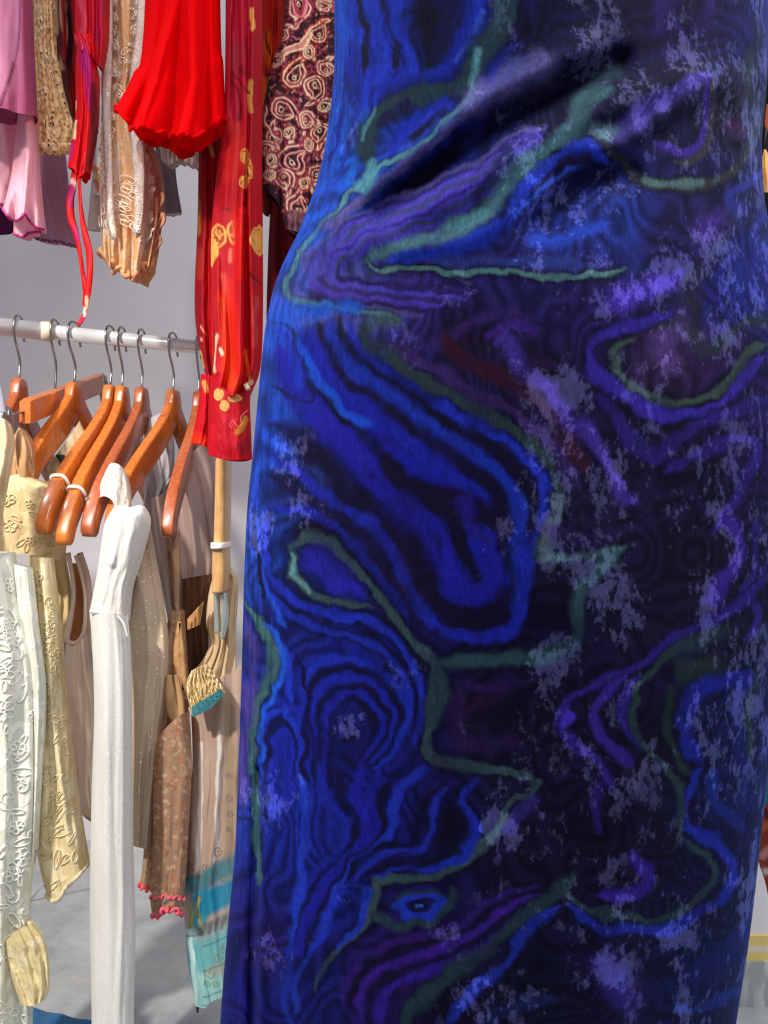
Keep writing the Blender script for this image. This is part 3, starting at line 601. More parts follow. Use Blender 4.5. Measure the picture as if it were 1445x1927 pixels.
# --- red floral chiffon blouse
M = cloth_mat('red_floral_chiffon', (186, 8, 24), (214, 40, 44), True, 35, (1, 1, 0.3), 0.6, 0.3, bump=0.3, trans=0.35)
gold = (240, 190, 96)
def stem(pts, w=3.0, c=(110, 8, 26)): return (pts, w, c, 0.4)
fl = flower(412, 445, 13, 22)+flower(399, 470, 11, 20, gold, (230, 180, 90))+flower(441, 436, 13, 22)+flower(484, 452, 13, 26, gold, (232, 176, 84))+flower(462, 292, 8, 12)+flower(469, 318, 6, 18)+flower(460, 342, 9, 12)
fl = [([(455, -80), (450, 60), (440, 200)], 60, (178, 16, 56), 0.8, 0.8), ([(450, 90), (440, 120)], 22, (150, 50, 66), 0.8, 0.6), ([(446, 240), (452, 300)], 24, (206, 60, 60), 0.8, 0.6)]+fl
fl += [([(476, 20), (475, 55)], 8, gold, 0.2), ([(474, 155), (470, 190), (474, 208)], 9, gold, 0.25), ([(391, 490), (396, 500), (404, 480)], 9, gold, 0.3), ([(436, 470), (434, 492)], 7, (232, 120, 100), 0.3),
       stem([(430, 150), (446, 170), (455, 215)]), stem([(436, 135), (452, 158), (470, 175)]), stem([(416, 392), (440, 396), (462, 380), (466, 360)]), stem([(470, 515), (492, 535)], 3, (70, 10, 24)), stem([(410, 570), (436, 610)], 2.5), stem([(454, 200), (450, 225)], 6), stem([(452, 128), (458, 140)], 10, (130, 8, 36)),
       ([(424, 560), (428, 600), (430, 650), (436, 720)], 26, (238, 66, 20), 0.7, 0.85), ([(420, 520), (424, 545)], 12, (232, 100, 90), 0.6, 0.6), ([(432, 530), (440, 620), (452, 700)], 16, (222, 28, 12), 0.6, 0.8), ([(446, 400), (452, 520)], 22, (214, 10, 14), 0.6), ([(480, 560), (478, 650)], 9, (206, 84, 84), 0.6, 0.6), ([(462, 660), (470, 715)], 5, (250, 120, 30), 0.4), ([(408, 630), (402, 660), (406, 700)], 5, (240, 210, 170), 0.5), ([(414, 656), (418, 664)], 6, (250, 230, 190), 0.4), ([(465, 724), (472, 718)], 9, (236, 216, 180), 0.3), ([(448, 270), (430, 330)], 26, (222, 40, 36), 0.7, 0.6), ([(480, 60), (478, 300)], 10, (160, 14, 34), 0.7, 0.6), ([(428, -60), (430, 100), (424, 220)], 12, (200, 30, 60), 0.6, 0.6)]
root = empty('floral_blouse', P(420, 865, 1.03)); tag(root, 'red chiffon blouse with golden flowers, its long gathered sleeve and cuff reaching below the rail', 'blouse')
o, G = cloth('sleeve', M, [(425, -420), (424, 100), (419, 240), (407, 330), (397, 450), (399, 560), (404, 650), (398, 720)], [(488, -420), (492, 120), (492, 300), (494, 450), (494, 600), (489, 690), (473, 736)], 1.05, 0.05,
      bot=[(398, 720), (420, 738), (434, 744), (455, 740), (473, 736)], wave=0.017, wf=2.6, seed=33, ret=True, nu=110, nv=340, base=(190, 8, 30), strokes=fl, jit=5,
      folds=[([(474, 60), (470, 300), (472, 500), (476, 700)], 5, 0.008), ([(408, 480), (410, 620), (406, 700)], 5, 0.012), ([(455, 400), (450, 620), (456, 720)], 7, 0.010)])
o2, _ = cloth('side_sleeve', M, [(374, 200), (372, 400), (366, 560), (372, 640), (388, 712)], [(420, 200), (424, 420), (420, 600), (414, 715)], 1.12, 0.03, wave=0.012, wf=2, seed=35, parent=root, ret=True,
      base=(158, 6, 28), strokes=[([(372, 370), (374, 440)], 9, (200, 130, 50), 0.4), ([(374, 470), (376, 520)], 12, (178, 50, 40), 0.6), ([(396, 260), (400, 290)], 7, (226, 190, 130), 0.4), ([(378, 612), (385, 626), (392, 634), (378, 638)], 2.5, (246, 190, 160), 0.2), ([(374, 660), (382, 690)], 6, (236, 180, 90), 0.4), stem([(368, 560), (380, 570)], 2), ([(398, 420), (392, 560), (398, 660)], 18, (196, 6, 20), 0.6)], jit=4)
o.parent = root; o.location = Vector(o.location)-Vector(root.location)
cf, Gc = cloth('cuff', M, [(396, 706), (392, 760), (391, 856)], [(472, 732), (470, 765), (474, 862)], 1.03, 0.035, top=[(396, 706), (418, 728), (440, 742), (472, 732)], bot=[(391, 856), (420, 864), (450, 866), (474, 862)], wave=0.004, wf=1.6, seed=38, ret=True, base=(186, 0, 30), jit=4,
      strokes=flower(412, 742, 9, 10, (240, 190, 110), (214, 150, 60))+flower(424, 762, 8, 9, (240, 190, 110), (214, 150, 60))+flower(443, 750, 12, 6, (222, 180, 110), (120, 60, 40))+[([(462, 790), (455, 806), (448, 812)], 11, (216, 150, 50), 0.35), ([(425, 795), (440, 830)], 26, (206, 30, 50), 0.7, 0.5), ([(458, 840), (470, 830)], 26, (120, 0, 26), 0.7, 0.7), ([(400, 800), (396, 850)], 10, (206, 12, 40), 0.6)], parent=root)
cloth('back_cuff', M, [(378, 704), (372, 770), (359, 834)], [(404, 706), (400, 780), (396, 846)], 1.075, 0.03, bot=[(359, 834), (376, 836), (396, 846)], wave=0.004, wf=1.4, seed=39, base=(200, 4, 30), strokes=[([(384, 720), (389, 735)], 9, (236, 160, 90), 0.4), ([(362, 826), (394, 834)], 26, (240, 40, 6), 0.6)], parent=root)
V, Fc = [], []
for (x, y) in ((465, 728),): V, Fc = tube_vf([P(x-4, y+2, 1.0), P(x+3, y-2, 1.0)], 0.005, 12)
mesh_obj('button', V, Fc, simple('cream_button', (232, 214, 176), 0.3), root)
th_ = smooth([(466, 772), (455, 782), (452, 790), (456, 797), (448, 803), (438, 792), (432, 800), (436, 806)], 60); V, Fc = tube_vf([P(x, y, 0.99) for x, y in th_], 0.0003, 5); mesh_obj('loose_thread', V, Fc, simple('pink_thread', (230, 130, 130)), root)
# --- orange print behind, dark red sheer
M = cloth_mat('orange_red_print', (176, 40, 8), (206, 66, 10), True, 35)
t = cloth('orange_print_top', M, [(488, -420), (490, 120), (488, 360)], [(545, -420), (535, 60), (520, 140), (510, 360)], 1.2, 0.03, base=(190, 26, 6), wave=0.012, wf=3, jit=8,
      strokes=[([(500, 60), (508, 110), (520, 130)], 14, (224, 92, 10), 0.5), ([(496, 60), (504, 90), (518, 118)], 3, (60, 10, 10), 0.3), ([(498, 150), (496, 190)], 10, (222, 110, 10), 0.4), ([(520, 20), (512, 60)], 10, (150, 10, 10), 0.5), ([(505, 140), (510, 160)], 10, (90, 8, 10), 0.5), ([(500, -60), (498, 20)], 5, (200, 14, 20), 0.4)])
tag(t, 'orange and red printed top between the floral sleeve and the paisley blouse', 'top')
M = cloth_mat('brown_print', (110, 52, 40), (140, 70, 48)); t = cloth('brown_print_top', M, [(488, 340), (492, 372), (494, 400)], [(520, 340), (514, 380), (506, 406)], 1.24, 0.01, nv=20); tag(t, 'small brown printed hem below the orange printed top', 'top')
M = cloth_mat('dark_red_voile', (118, 4, 24), (136, 12, 30), trans=0.35, alpha=0.95); t = cloth('dark_red_dress', M, [(512, 330), (506, 440), (502, 560), (500, 720)], [(640, 330), (640, 720)], 1.24, 0.03, wave=0.012, wf=5, seed=41); tag(t, 'dark red voile dress seen between the floral sleeve and the blue velvet dress', 'dress')
# --- paisley blouse
cr = (238, 206, 170); ro = (164, 56, 82); dk = (44, 18, 28); og = (190, 66, 44)
st = []
R_ = random.Random(5)
for k in range(650): # small ground marks
    x = R_.uniform(490, 640); y = R_.uniform(-80, 430); a = R_.uniform(0, 6.28); l = R_.uniform(2, 7); st.append(([(x, y), (x+l*math.cos(a), y+l*math.sin(a))], R_.uniform(2, 4), R_.choice([ro, ro, (120, 40, 58), (206, 150, 130), (190, 110, 110)]), 0.3, 0.85))
for (x, y, r, a) in ((565, 15, 24, 3.14), (532, 62, 18, 0.6), (556, 140, 26, 0.2), (590, 168, 22, 3.3), (535, 205, 26, 2.0), (516, 255, 20, -0.4), (553, 300, 32, 0.5), (535, 340, 20, 2.6), (600, 60, 20, 0.4), (604, 250, 20, 3.0), (560, 385, 22, 0.1), (503, 280, 16, 1.2), (600, 330, 22, 0.9), (520, 110, 14, -0.8), (578, 98, 15, 2.2), (612, 195, 15, 1.0), (545, 250, 13, 2.8), (580, 268, 14, -0.6), (512, 300, 12, 3.0), (620, 290, 14, 0.1), (575, 345, 14, 2.0), (610, 10, 14, 1.6), (560, -20, 12, 0.2), (612, 130, 18, 0.1), (538, -40, 24, 1.0), (600, -30, 24, 2.0), (580, 225, 17, 1.6), (510, 330, 14, 0.2)):
    st += teardrop(x, y, r, a, cr, ro if R_.random() < 0.75 else og, R_.choice([ro, dk, (120, 30, 50)]))
st += [([(585, 58), (570, 76), (550, 92), (530, 102)], 10, (206, 130, 120), 0.2), ([(587, 54), (570, 70), (552, 86), (528, 98)], 2.5, cr, 0.2), ([(588, 60), (574, 80), (556, 96), (530, 106)], 2.5, cr, 0.2),
       ([(548, -10), (562, 24), (570, 26), (584, -10)], 9, ro, 0.2), ([(546, -10), (560, 28), (572, 28), (586, -10)], 3, (220, 130, 130), 0.2), ([(500, 205), (494, 230), (510, 248), (526, 262), (524, 244), (514, 246)], 7, ro, 0.2), ([(503, 200), (497, 228), (512, 252), (530, 262), (528, 242), (514, 242)], 2.5, cr, 0.2)]
M = cloth_mat('paisley_print', dk, (80, 40, 50), True, 60, (1, 1, 1), 0.85, 0.1, trans=0.1)
root, G = cloth('paisley_blouse', M, [(548, -420), (536, 20), (519, 100), (502, 165), (494, 230), (494, 345), (498, 362)], [(650, -420), (650, 200), (650, 440)], (1.10, 1.14), 0.035,
      bot=[(498, 362), (514, 371), (528, 392), (542, 428), (600, 452), (650, 440)], nu=150, nv=470, base=dk, strokes=st, jit=9, wave=0.006, wf=3.2, seed=44, ret=True,
      folds=[([(606, -80), (600, 100), (598, 250), (592, 400)], 5, 0.012), ([(622, -80), (616, 100), (612, 260), (604, 400)], 5, 0.012), ([(590, 100), (586, 260), (575, 380)], 6, 0.006)])
tag(root, 'dark paisley blouse in rose and cream, touching the waist of the blue velvet dress', 'blouse')
Mp = cloth_mat('mauve_grey_pleats', (156, 112, 122), (120, 74, 88)); cloth('pleated_hem', Mp, [(538, 392), (536, 430)], [(580, 400), (575, 440)], 1.09, 0.015, wave=0.008, wf=3, parent=root, nv=20)
# --- right edge, upper: black garment, golden hanger end
M = cloth_mat('black_knit', (14, 12, 12), (26, 22, 22)); t = cloth('black_top', M, [(1425, 120), (1422, 500)], [(1560, 120), (1560, 500)], 0.93, 0.03, wave=0.01, wf=4); tag(t, 'black top just inside the right edge behind the velvet dress', 'top')
M = cloth_mat('rust_trim', (190, 96, 60), (160, 70, 40)); ribbon('rust_strap', M, [(1445, 196), (1443, 215), (1442, 238), (1450, 250)], [6, 7, 7, 6], 0.86); tag(bpy.data.objects['rust_strap'], 'rust coloured strap above the golden pendant at the right edge', 'strap')
s = N('amber_lacquer'); s.set('Base Color', s.mix(s.ramp(s.noise(60, 3), (0.4, 0.0), (0.6, 1.0)), (250, 156, 20), (255, 196, 60))); s.set('Roughness', 0.4); s.set('Coat Weight', 0.1); M_amb = s.m
V = []; sil = [(1437, 281, 1441), (1434, 296, 1449), (1430, 316, 1456), (1434, 342, 1458), (1438, 362, 1452)]
for (xl, y, xr) in sil:
    V += [P(xl, y, 0.80), P((xl*0.6+xr*0.4), y, 0.782), P(xr, y, 0.80), P((xl+xr)/2, y, 0.815)]
Fc = [(i*4+k, i*4+(k+1) % 4, (i+1)*4+(k+1) % 4, (i+1)*4+k) for i in range(4) for k in range(4)]+[(3, 2, 1, 0), (16, 17, 18, 19)]
t = mesh_obj('faceted_pendant', V, Fc, M_amb, smooth_=False); tag(t, 'glossy golden faceted piece at the right edge level with the waist of the dress', 'pendant')
V, Fc = tube_vf([P(1442, 240, 0.80), P(1440, 262, 0.80), P(1439, 283, 0.80)], 0.0007, 6); mesh_obj('cord', V, Fc, simple('black_cord', (20, 18, 16)), t)
# --- right edge, lower
M = cloth_mat('rust_patchwork', (150, 66, 52), (120, 50, 40), True, 60)
root, G = cloth('rust_print_dress', M, [(1470, 1200), (1448, 1420), (1436, 1520), (1424, 1590), (1427, 1620), (1440, 1660), (1447, 1690)], [(1580, 1200), (1580, 1700)], 0.93, 0.02, base=(150, 62, 46), jit=4,
      strokes=[([(1432, 1560), (1445, 1550)], 14, (196, 96, 60), 0.4), ([(1438, 1610), (1446, 1600)], 16, (214, 150, 146), 0.4), ([(1440, 1640), (1448, 1640)], 12, (232, 208, 204), 0.4), ([(1440, 1520), (1446, 1540)], 8, (90, 34, 24), 0.4)], ret=True)
tag(root, 'rust and pink printed dress edge at the lower right edge of the picture', 'dress')
M = cloth_mat('teal_knit', (42, 110, 116), (60, 130, 132)); t = cloth('teal_top', M, [(1442, 1200), (1439, 1440), (1436, 1500), (1440, 1515)], [(1560, 1200), (1560, 1515)], 0.86, 0.012); tag(t, 'teal garment sliver at the right edge above the rust print', 'top')
# ================================================================== garments on the lower rail
iv = (244, 228, 196)
def emb_mat(name, col, shade, sc_=26, bumpd=0.006, rough=0.55, sheen=0.3, painted=False):
    """cloth with woven raised flowers"""
    s = N(name); n = s.noise(sc_*1.5, 2, 0.45, (1, 1, 0.75), 1.6); f = s.ramp(n, (0.46, 0.0), (0.53, 1.0))
    c = s.mix(f, shade, col) if not painted else s.mix(s.math('MULTIPLY', f, 0.4), s.attr('Col'), col)
    s.set('Base Color', c); s.set('Roughness', s.math('SUBTRACT', rough+0.2, s.math('MULTIPLY', f, 0.3))); s.set('Sheen Weight', sheen); s.b.inputs['Specular IOR Level'].default_value = 0.35
    s.set('Sheen Tint', c); b = s.bump(f, 0.45, 0.0012); b = s.bump(s.noise(sc_*1.3, 2, 0.45, (1, 1, 0.6)), 0.3, bumpd*0.55, b); s.bump(s.noise(800, 2), 0.2, 0.0005, b)
    s.translucent(0.15, c); return s.m
M_sat = emb_mat('ivory_satin_jacquard', (240, 218, 170), (226, 200, 152)); M_dev = emb_mat('white_devore', (250, 250, 240), (226, 228, 214), 22, 0.008, 0.7, 0.2)
# ivory jacquard blouse
root, G = cloth('satin_blouse', M_sat, [(6, 915), (-6, 965), (-12, 1035)], [(132, 893), (130, 960), (120, 1050)], (1.06, 1.105), 0.035, top=[(6, 915), (16, 897), (42, 890), (72, 902), (84, 906), (108, 900), (132, 888)], bot=[(-12, 1035), (30, 1042), (70, 1046), (100, 1054), (120, 1050)],
      cap=0.22, wave=0.004, wf=2, seed=51, ret=True, folds=[([(78, 905), (86, 950), (84, 1000)], 7, 0.010), ([(100, 900), (104, 950)], 6, 0.006)])
tag(root, 'ivory satin jacquard blouse with wide flat collar draped over an orange hanger', 'blouse')
M_in = cloth_mat('ivory_lining', (206, 186, 150), (190, 168, 130)); R_ = random.Random(6); applique('embroidery', M_sat, G, [(R_.uniform(0.15, 0.9), R_.uniform(0.3, 0.92), R_.uniform(0.005, 0.009), R_.choice(['leaf', 'leaf', 'flower']), R_.uniform(0, 6)) for k in range(16)], root, r=0.0009, lift=0.001)
cloth('neckline', M_in, [(88, 880), (92, 900), (98, 915)], [(150, 790), (168, 840), (160, 900)], 1.16, 0.012, top=[(88, 880), (110, 850), (135, 815), (150, 790)], parent=root, wave=0.005, wf=3, nv=30)
bx_ = bar_px('size_label', simple('black_label', (22, 22, 26), 0.7), [(112, 856), (122, 868), (131, 886)], [18, 20, 17], 1.145, 0.0015, root, n=8)
cloth('bodice', cloth_mat('ivory_crepe', (236, 214, 170), (220, 194, 146), False, 30, bump=0.3), [(52, 1030), (56, 1120), (66, 1250), (80, 1400)], [(122, 1040), (134, 1130), (122, 1250), (128, 1400)], 1.14, 0.02, wave=0.008, wf=2.5, parent=root, seed=52)
# white devore dress at the left edge, its sleeve and cuff
root, G = cloth('devore_dress', M_dev, [(-120, 1040), (-120, 1500), (-120, 2130)], [(26, 1040), (38, 1130), (66, 1250), (70, 1400), (72, 1500), (66, 1600), (57, 1680), (56, 1760), (60, 1900), (62, 2090)], (0.93, 0.99), 0.035, wave=0.012, wf=4.5, seed=54, ret=True, nu=70, nv=150)
tag(root, 'long white devore dress with leaf pattern filling the lower left edge', 'dress')
R_ = random.Random(4); applique('embroidery', simple('white_cord', (252, 252, 244), 0.8), G, [(R_.uniform(0.62, 0.97), v, R_.uniform(0.007, 0.013), R_.choice(['leaf', 'leaf', 'flower', 'curl']), R_.uniform(0, 6)) for v in np.linspace(0.03, 0.85, 60)], root, r=0.0009, lift=0.002)
M_cr2 = emb_mat('cream_devore', (238, 226, 188), (224, 206, 158), 24, 0.006, 0.7)
cloth('sleeve_frill', M_cr2, [(8, 1775), (14, 1820), (40, 1892)], [(60, 1738), (84, 1775), (93, 1850), (86, 1880)], 0.955, 0.018, top=[(8, 1775), (30, 1752), (60, 1738)], bot=[(40, 1892), (58, 1893), (72, 1888), (86, 1880)], wave=0.008, wf=3, parent=root, seed=55, nv=50)
cloth('sleeve_ruffle', M_dev, [(20, 1060), (28, 1180), (40, 1300), (48, 1450), (52, 1650)], [(60, 1070), (72, 1180), (86, 1300), (78, 1450), (66, 1600)], 0.985, 0.016, wave=0.007, wf=1.8, parent=root, seed=56)
# cream lace sleeve
M = emb_mat('cream_guipure', (244, 230, 192), (228, 208, 160), 20, 0.010, 0.75)
root, G = cloth('cream_lace_blouse', M, [(58, 1048), (64, 1180), (66, 1300), (67, 1420), (65, 1560), (74, 1630), (88, 1684)], [(96, 1050), (112, 1180), (122, 1300), (136, 1420), (150, 1530), (166, 1626)], 1.03, 0.032, bot=[(88, 1684), (98, 1695), (112, 1690), (122, 1672), (145, 1650), (166, 1626)], wave=0.009, wf=1.8, seed=57, ret=True)
tag(root, 'cream embossed blouse sleeve ending in a rounded point above the floor', 'blouse'); R_ = random.Random(8); applique('embroidery', M, G, [(R_.uniform(0.15, 0.85), v, R_.uniform(0.005, 0.010), R_.choice(['leaf', 'flower', 'leaf', 'curl']), R_.uniform(0, 6)) for v in np.linspace(0.06, 0.96, 48)], root, r=0.0009, lift=0.001); trim('hem', cloth_mat('cream_hem', (240, 226, 190)), G, root, r=0.003)
# blush camisole
s = N('blush_satin'); s.set('Base Color', (226, 202, 182)); s.set('Roughness', 0.42); s.set('Sheen Weight', 0.3); s.bump(s.noise(22, 3, 0.5, (1, 1, 0.4)), 0.5, 0.008); s.translucent(0.2, (230, 196, 170)); M_bl = s.m
root, G = cloth('satin_camisole', M_bl, [(124, 1210), (116, 1300), (128, 1400), (142, 1480), (152, 1530), (176, 1550)], [(164, 1190), (178, 1300), (184, 1420), (190, 1550)], 1.10, 0.03, wave=0.010, wf=2, seed=60, ret=True, top=[(124, 1210), (136, 1216), (150, 1208), (164, 1190)])
tag(root, 'blush satin camisole with an open armhole, hanging between cream lace and white glitter top', 'camisole')
cloth('lining', cloth_mat('camisole_lining', (178, 112, 70), (150, 88, 54)), [(134, 1060), (134, 1120), (126, 1240)], [(150, 1060), (162, 1130), (166, 1240)], 1.13, 0.006, parent=root, nv=30, nu=20)
ribbon('strap', M_bl, [(128, 1040), (137, 1090), (138, 1130), (130, 1180), (126, 1205), (138, 1212), (152, 1204), (160, 1178), (160, 1120), (150, 1070), (142, 1045)], [10, 8, 8, 9, 12, 12, 10, 8, 7, 7, 7], 1.09, root, th=0.003)
ribbon('strap', M_bl, [(150, 1040), (166, 1100), (168, 1200), (168, 1300)], [12, 12, 14, 12], 1.105, root, th=0.003)
# satin skirt behind
t = cloth('blush_slip', M_bl, [(112, 1240), (130, 1400), (146, 1490), (165, 1540)], [(195, 1240), (195, 1552)], 1.17, 0.02, wave=0.010, wf=3, seed=61, bot=[(165, 1540), (180, 1550), (195, 1552)]); tag(t, 'blush slip behind the camisole, showing as a shaded inner fold', 'slip')
# white glitter top
M_gl = glitter_mat('white_glitter_mesh', (236, 234, 232), (222, 220, 216)); M_gt = glitter_mat('champagne_glitter_mesh', (214, 192, 166), (196, 172, 144))
root = empty('glitter_top', P(215, 2050, 1.0)); tag(root, 'sheer white glitter top with a long straight sleeve hanging to the picture bottom', 'top')
cloth('shoulder', M_gl, [(214, 955), (197, 985), (188, 1040), (180, 1090), (168, 1152)], [(272, 955), (280, 990), (262, 1060), (246, 1110), (240, 1170)], 1.035, 0.045, top=[(214, 955), (226, 950), (245, 954), (262, 950), (272, 955)], cap=0.10, wave=0.005, wf=1.6, seed=63, parent=root, folds=[([(228, 960), (222, 1010), (210, 1060)], 7, 0.006)])
cloth('bodice', M_gt, [(235, 965), (225, 1060), (232, 1200), (238, 1350), (242, 1590)], [(272, 958), (292, 1050), (308, 1140), (318, 1240), (304, 1380), (294, 1480), (282, 1600)], 1.09, 0.035, wave=0.010, wf=2.6, seed=64, parent=root)
cloth('sleeve', M_gl, [(168, 1150), (172, 1200), (177, 1330), (172, 1500), (169, 1700), (172, 1900), (173, 2050)], [(238, 1160), (244, 1230), (247, 1400), (249, 1600), (253, 1750), (250, 1900), (250, 2050)], 0.99, 0.030, top=[(168, 1150), (180, 1156), (205, 1152), (238, 1160)], wave=0.004, wf=1.8, seed=65, parent=root, folds=[([(200, 1100), (202, 1500), (205, 2050)], 13, 0.005)], nv=140)
ribbon('sleeve_seam', M_gl, [(168, 1150), (190, 1154), (212, 1154), (232, 1172), (240, 1200)], [6, 5, 5, 5, 4], 0.965, root, th=0.0025, n=30)
# white lace shoulder
M = lace_mat('white_cotton_lace', (240, 232, 220), (255, 252, 246), False, 110, 0, 1.0)
root, G = cloth('white_lace_blouse', M, [(198, 888), (188, 912), (180, 940)], [(236, 890), (246, 930), (244, 980)], 1.075, 0.025, top=[(198, 888), (208, 872), (224, 874), (236, 890)], bot=[(180, 940), (196, 934), (212, 944), (222, 974), (244, 980)], cap=0.3, wave=0.004, wf=2, seed=66, ret=True, nv=50)
tag(root, 'white lace blouse shoulder capping the arm of a brown hanger', 'blouse')
# pale grey blouse behind the hangers
M = cloth_mat('pale_grey_voile', (206, 202, 208), (190, 186, 192), False, 20, trans=0.3); t = cloth('grey_voile_blouse', M, [(272, 790), (262, 860), (272, 920), (268, 960)], [(320, 770), (328, 850), (322, 900), (300, 940)], 1.27, 0.02, wave=0.01, wf=2.5, seed=67)
tag(t, 'pale grey voile blouse seen between the amber hanger and its right neighbour', 'blouse')
# long grey gown
M = cloth_mat('taupe_silk', (172, 148, 144), (150, 124, 118), False, 14, (1, 1, 0.2), 0.5, 0.3)
root, G = cloth('taupe_gown', M, [(272, 940), (280, 1010), (300, 1090), (320, 1200), (330, 1330)], [(384, 830), (404, 900), (408, 1000), (400, 1120), (398, 1330)], 1.25, 0.05, top=[(272, 940), (310, 925), (345, 870), (384, 830)], wave=0.018, wf=3.5, seed=68, ret=True)
tag(root, 'taupe silk gown in shade behind the rightmost brown hanger, right of the glitter top', 'gown')
# ditsy floral top
R_ = random.Random(9); st = []
for k in range(900):
    x = R_.uniform(255, 365); y = R_.uniform(1130, 1725); c = R_.choice([(206, 110, 84), (150, 122, 96), (232, 206, 160), (150, 122, 96), (236, 214, 176), (190, 130, 100)]); l = R_.uniform(1, 6); a = R_.uniform(0, 6.3)
    st.append(([(x, y), (x+l*math.cos(a), y+l*math.sin(a))], R_.uniform(2.5, 6), c, 0.3, 0.55))
M = cloth_mat('ditsy_floral_voile', (206, 172, 138), (190, 150, 120), True, 60, (1, 1, 1), 0.85, 0.2, trans=0.35); Mpk = simple('coral_picot', (232, 86, 104), 0.7)
root = empty('ditsy_floral_top', P(310, 1720, 1.05)); tag(root, 'beige ditsy floral top with coral picot hems left of the aqua print skirt', 'top')
o, G = cloth('bodice', M, [(318, 1150), (304, 1250), (288, 1380), (276, 1470), (272, 1580), (264, 1664)], [(346, 1150), (354, 1280), (352, 1400), (345, 1550), (330, 1672)], 1.12, 0.025, wave=0.012, wf=2.2, seed=70, base=(204, 172, 138), strokes=st, parent=root, ret=True, nv=160, bot=[(264, 1664), (272, 1672), (284, 1674), (330, 1672)])
trim('picot_hem', Mpk, G, o, r=0.0022, wav=0.0025, wn=7, u0=0.0, u1=0.5)
o, G = cloth('sleeve', M, [(292, 1400), (287, 1500), (288, 1600), (286, 1682)], [(356, 1340), (360, 1450), (352, 1600), (346, 1688)], 1.065, 0.030, top=[(292, 1400), (310, 1372), (340, 1345), (356, 1340)], wave=0.005, wf=1.4, seed=71, base=(186, 148, 122), strokes=st, parent=root, ret=True, nv=140)
o, G = cloth('sleeve_frill', M, [(286, 1676), (283, 1700), (287, 1722)], [(346, 1682), (345, 1720)], 1.06, 0.026, ruff=0.006, rf=3, wave=0.004, wf=3, seed=72, base=(170, 150, 132), strokes=st, parent=root, ret=True, nv=24, bot=[(287, 1722), (300, 1724), (310, 1712), (330, 1714), (345, 1722)])
trim('picot_hem', Mpk, G, o, r=0.0024, wav=0.0025, wn=9)
trim('picot_hem', Mpk, G, o, row=6, r=0.0018, wav=0.002, wn=9)
ribbon('strap', M, [(330, 1000), (332, 1080), (333, 1140), (336, 1170)], [16, 15, 11, 8], 1.10, root, th=0.002, base=(196, 158, 130), strokes=st)
ribbon('strap', M, [(316, 1010), (322, 1080), (330, 1150)], [7, 7, 5], 1.12, root, th=0.002, base=(150, 116, 94))
ribbon('tie_bow', M, [(338, 1170), (334, 1220), (338, 1280), (346, 1300), (342, 1220), (338, 1172)], [8, 16, 18, 12, 10, 6], 1.075, root, th=0.004, base=(212, 168, 112), strokes=st)
ribbon('tie_bow', M, [(318, 1270), (322, 1320), (330, 1350), (340, 1352), (338, 1310), (330, 1270)], [10, 22, 26, 16, 14, 8], 1.07, root, th=0.004, base=(222, 184, 132))
# scarf print skirt/dress with frilled top
s_ = []
for (x, y, r) in ((360, 1640, 9), (352, 1625, 7), (372, 1650, 6), (408, 1600, 10), (412, 1622, 8), (405, 1640, 6), (430, 1560, 6), (432, 1500, 7), (430, 1460, 6), (434, 1530, 6), (366, 1670, 7), (396, 1655, 8), (384, 1632, 9), (420, 1650, 8), (432, 1620, 7)):
    sp = [(x+r*(1-t)*math.cos(t*9), y+r*(1-t)*1.2*math.sin(t*9)) for t in np.linspace(0, 0.9, 12)]; s_.append((sp, 2.0, (110, 100, 100), 0.3, 0.8))
for (x, y, r) in ((395, 1830, 10), (410, 1800, 9), (388, 1850, 7), (420, 1785, 7), (405, 1850, 7), (362, 1740, 6), (372, 1720, 7), (366, 1705, 6), (376, 1745, 5)):
    sp = [(x+r*(1-t)*math.cos(t*9), y+r*(1-t)*1.2*math.sin(t*9)) for t in np.linspace(0, 0.9, 12)]; s_.append((sp, 2.5, (120, 140, 110), 0.3, 0.8))
big = [([(340, 1662), (372, 1668), (378, 1690), (372, 1735)], 30, (30, 150, 176), 0.4), ([(380, 1660), (410, 1640), (470, 1610)], 34, (64, 132, 146), 0.5), ([(385, 1700), (410, 1690), (470, 1660)], 46, (10, 138, 176), 0.3), ([(380, 1752), (410, 1738), (470, 1710)], 22, (140, 140, 142), 0.4),
       ([(345, 1765), (365, 1830), (385, 1890)], 44, (168, 226, 226), 0.5), ([(372, 1800), (400, 1790), (470, 1760)], 60, (110, 186, 194), 0.5), ([(372, 1870), (400, 1860), (470, 1840)], 50, (146, 208, 208), 0.5), ([(356, 1752), (370, 1900)], 8, (206, 246, 244), 0.4)]
big += [([(382, y+12), (400, y+6), (470, y-22)], 2.2, (86, 116, 118), 0.3, 0.8) for y in (1770, 1815, 1865, 1880)]
big += [([(378+i*14, 1748-i*4), (384+i*14, 1738-i*4), (378+i*14, 1760-i*4)], 5, (96, 98, 104), 0.3, 0.7) for i in range(6)]
big += [([(352, 1700), (360, 1720), (355, 1745)], 7, (160, 160, 96), 0.4), ([(374, 1690), (368, 1710), (376, 1740)], 5, (170, 160, 90), 0.4), ([(345, 1764), (380, 1760)], 2.5, (90, 130, 134), 0.3)]
M = cloth_mat('scarf_print_satin', (196, 168, 150), (210, 186, 170), True, 16, (1, 1, 0.3), 0.5, 0.3, trans=0.2)
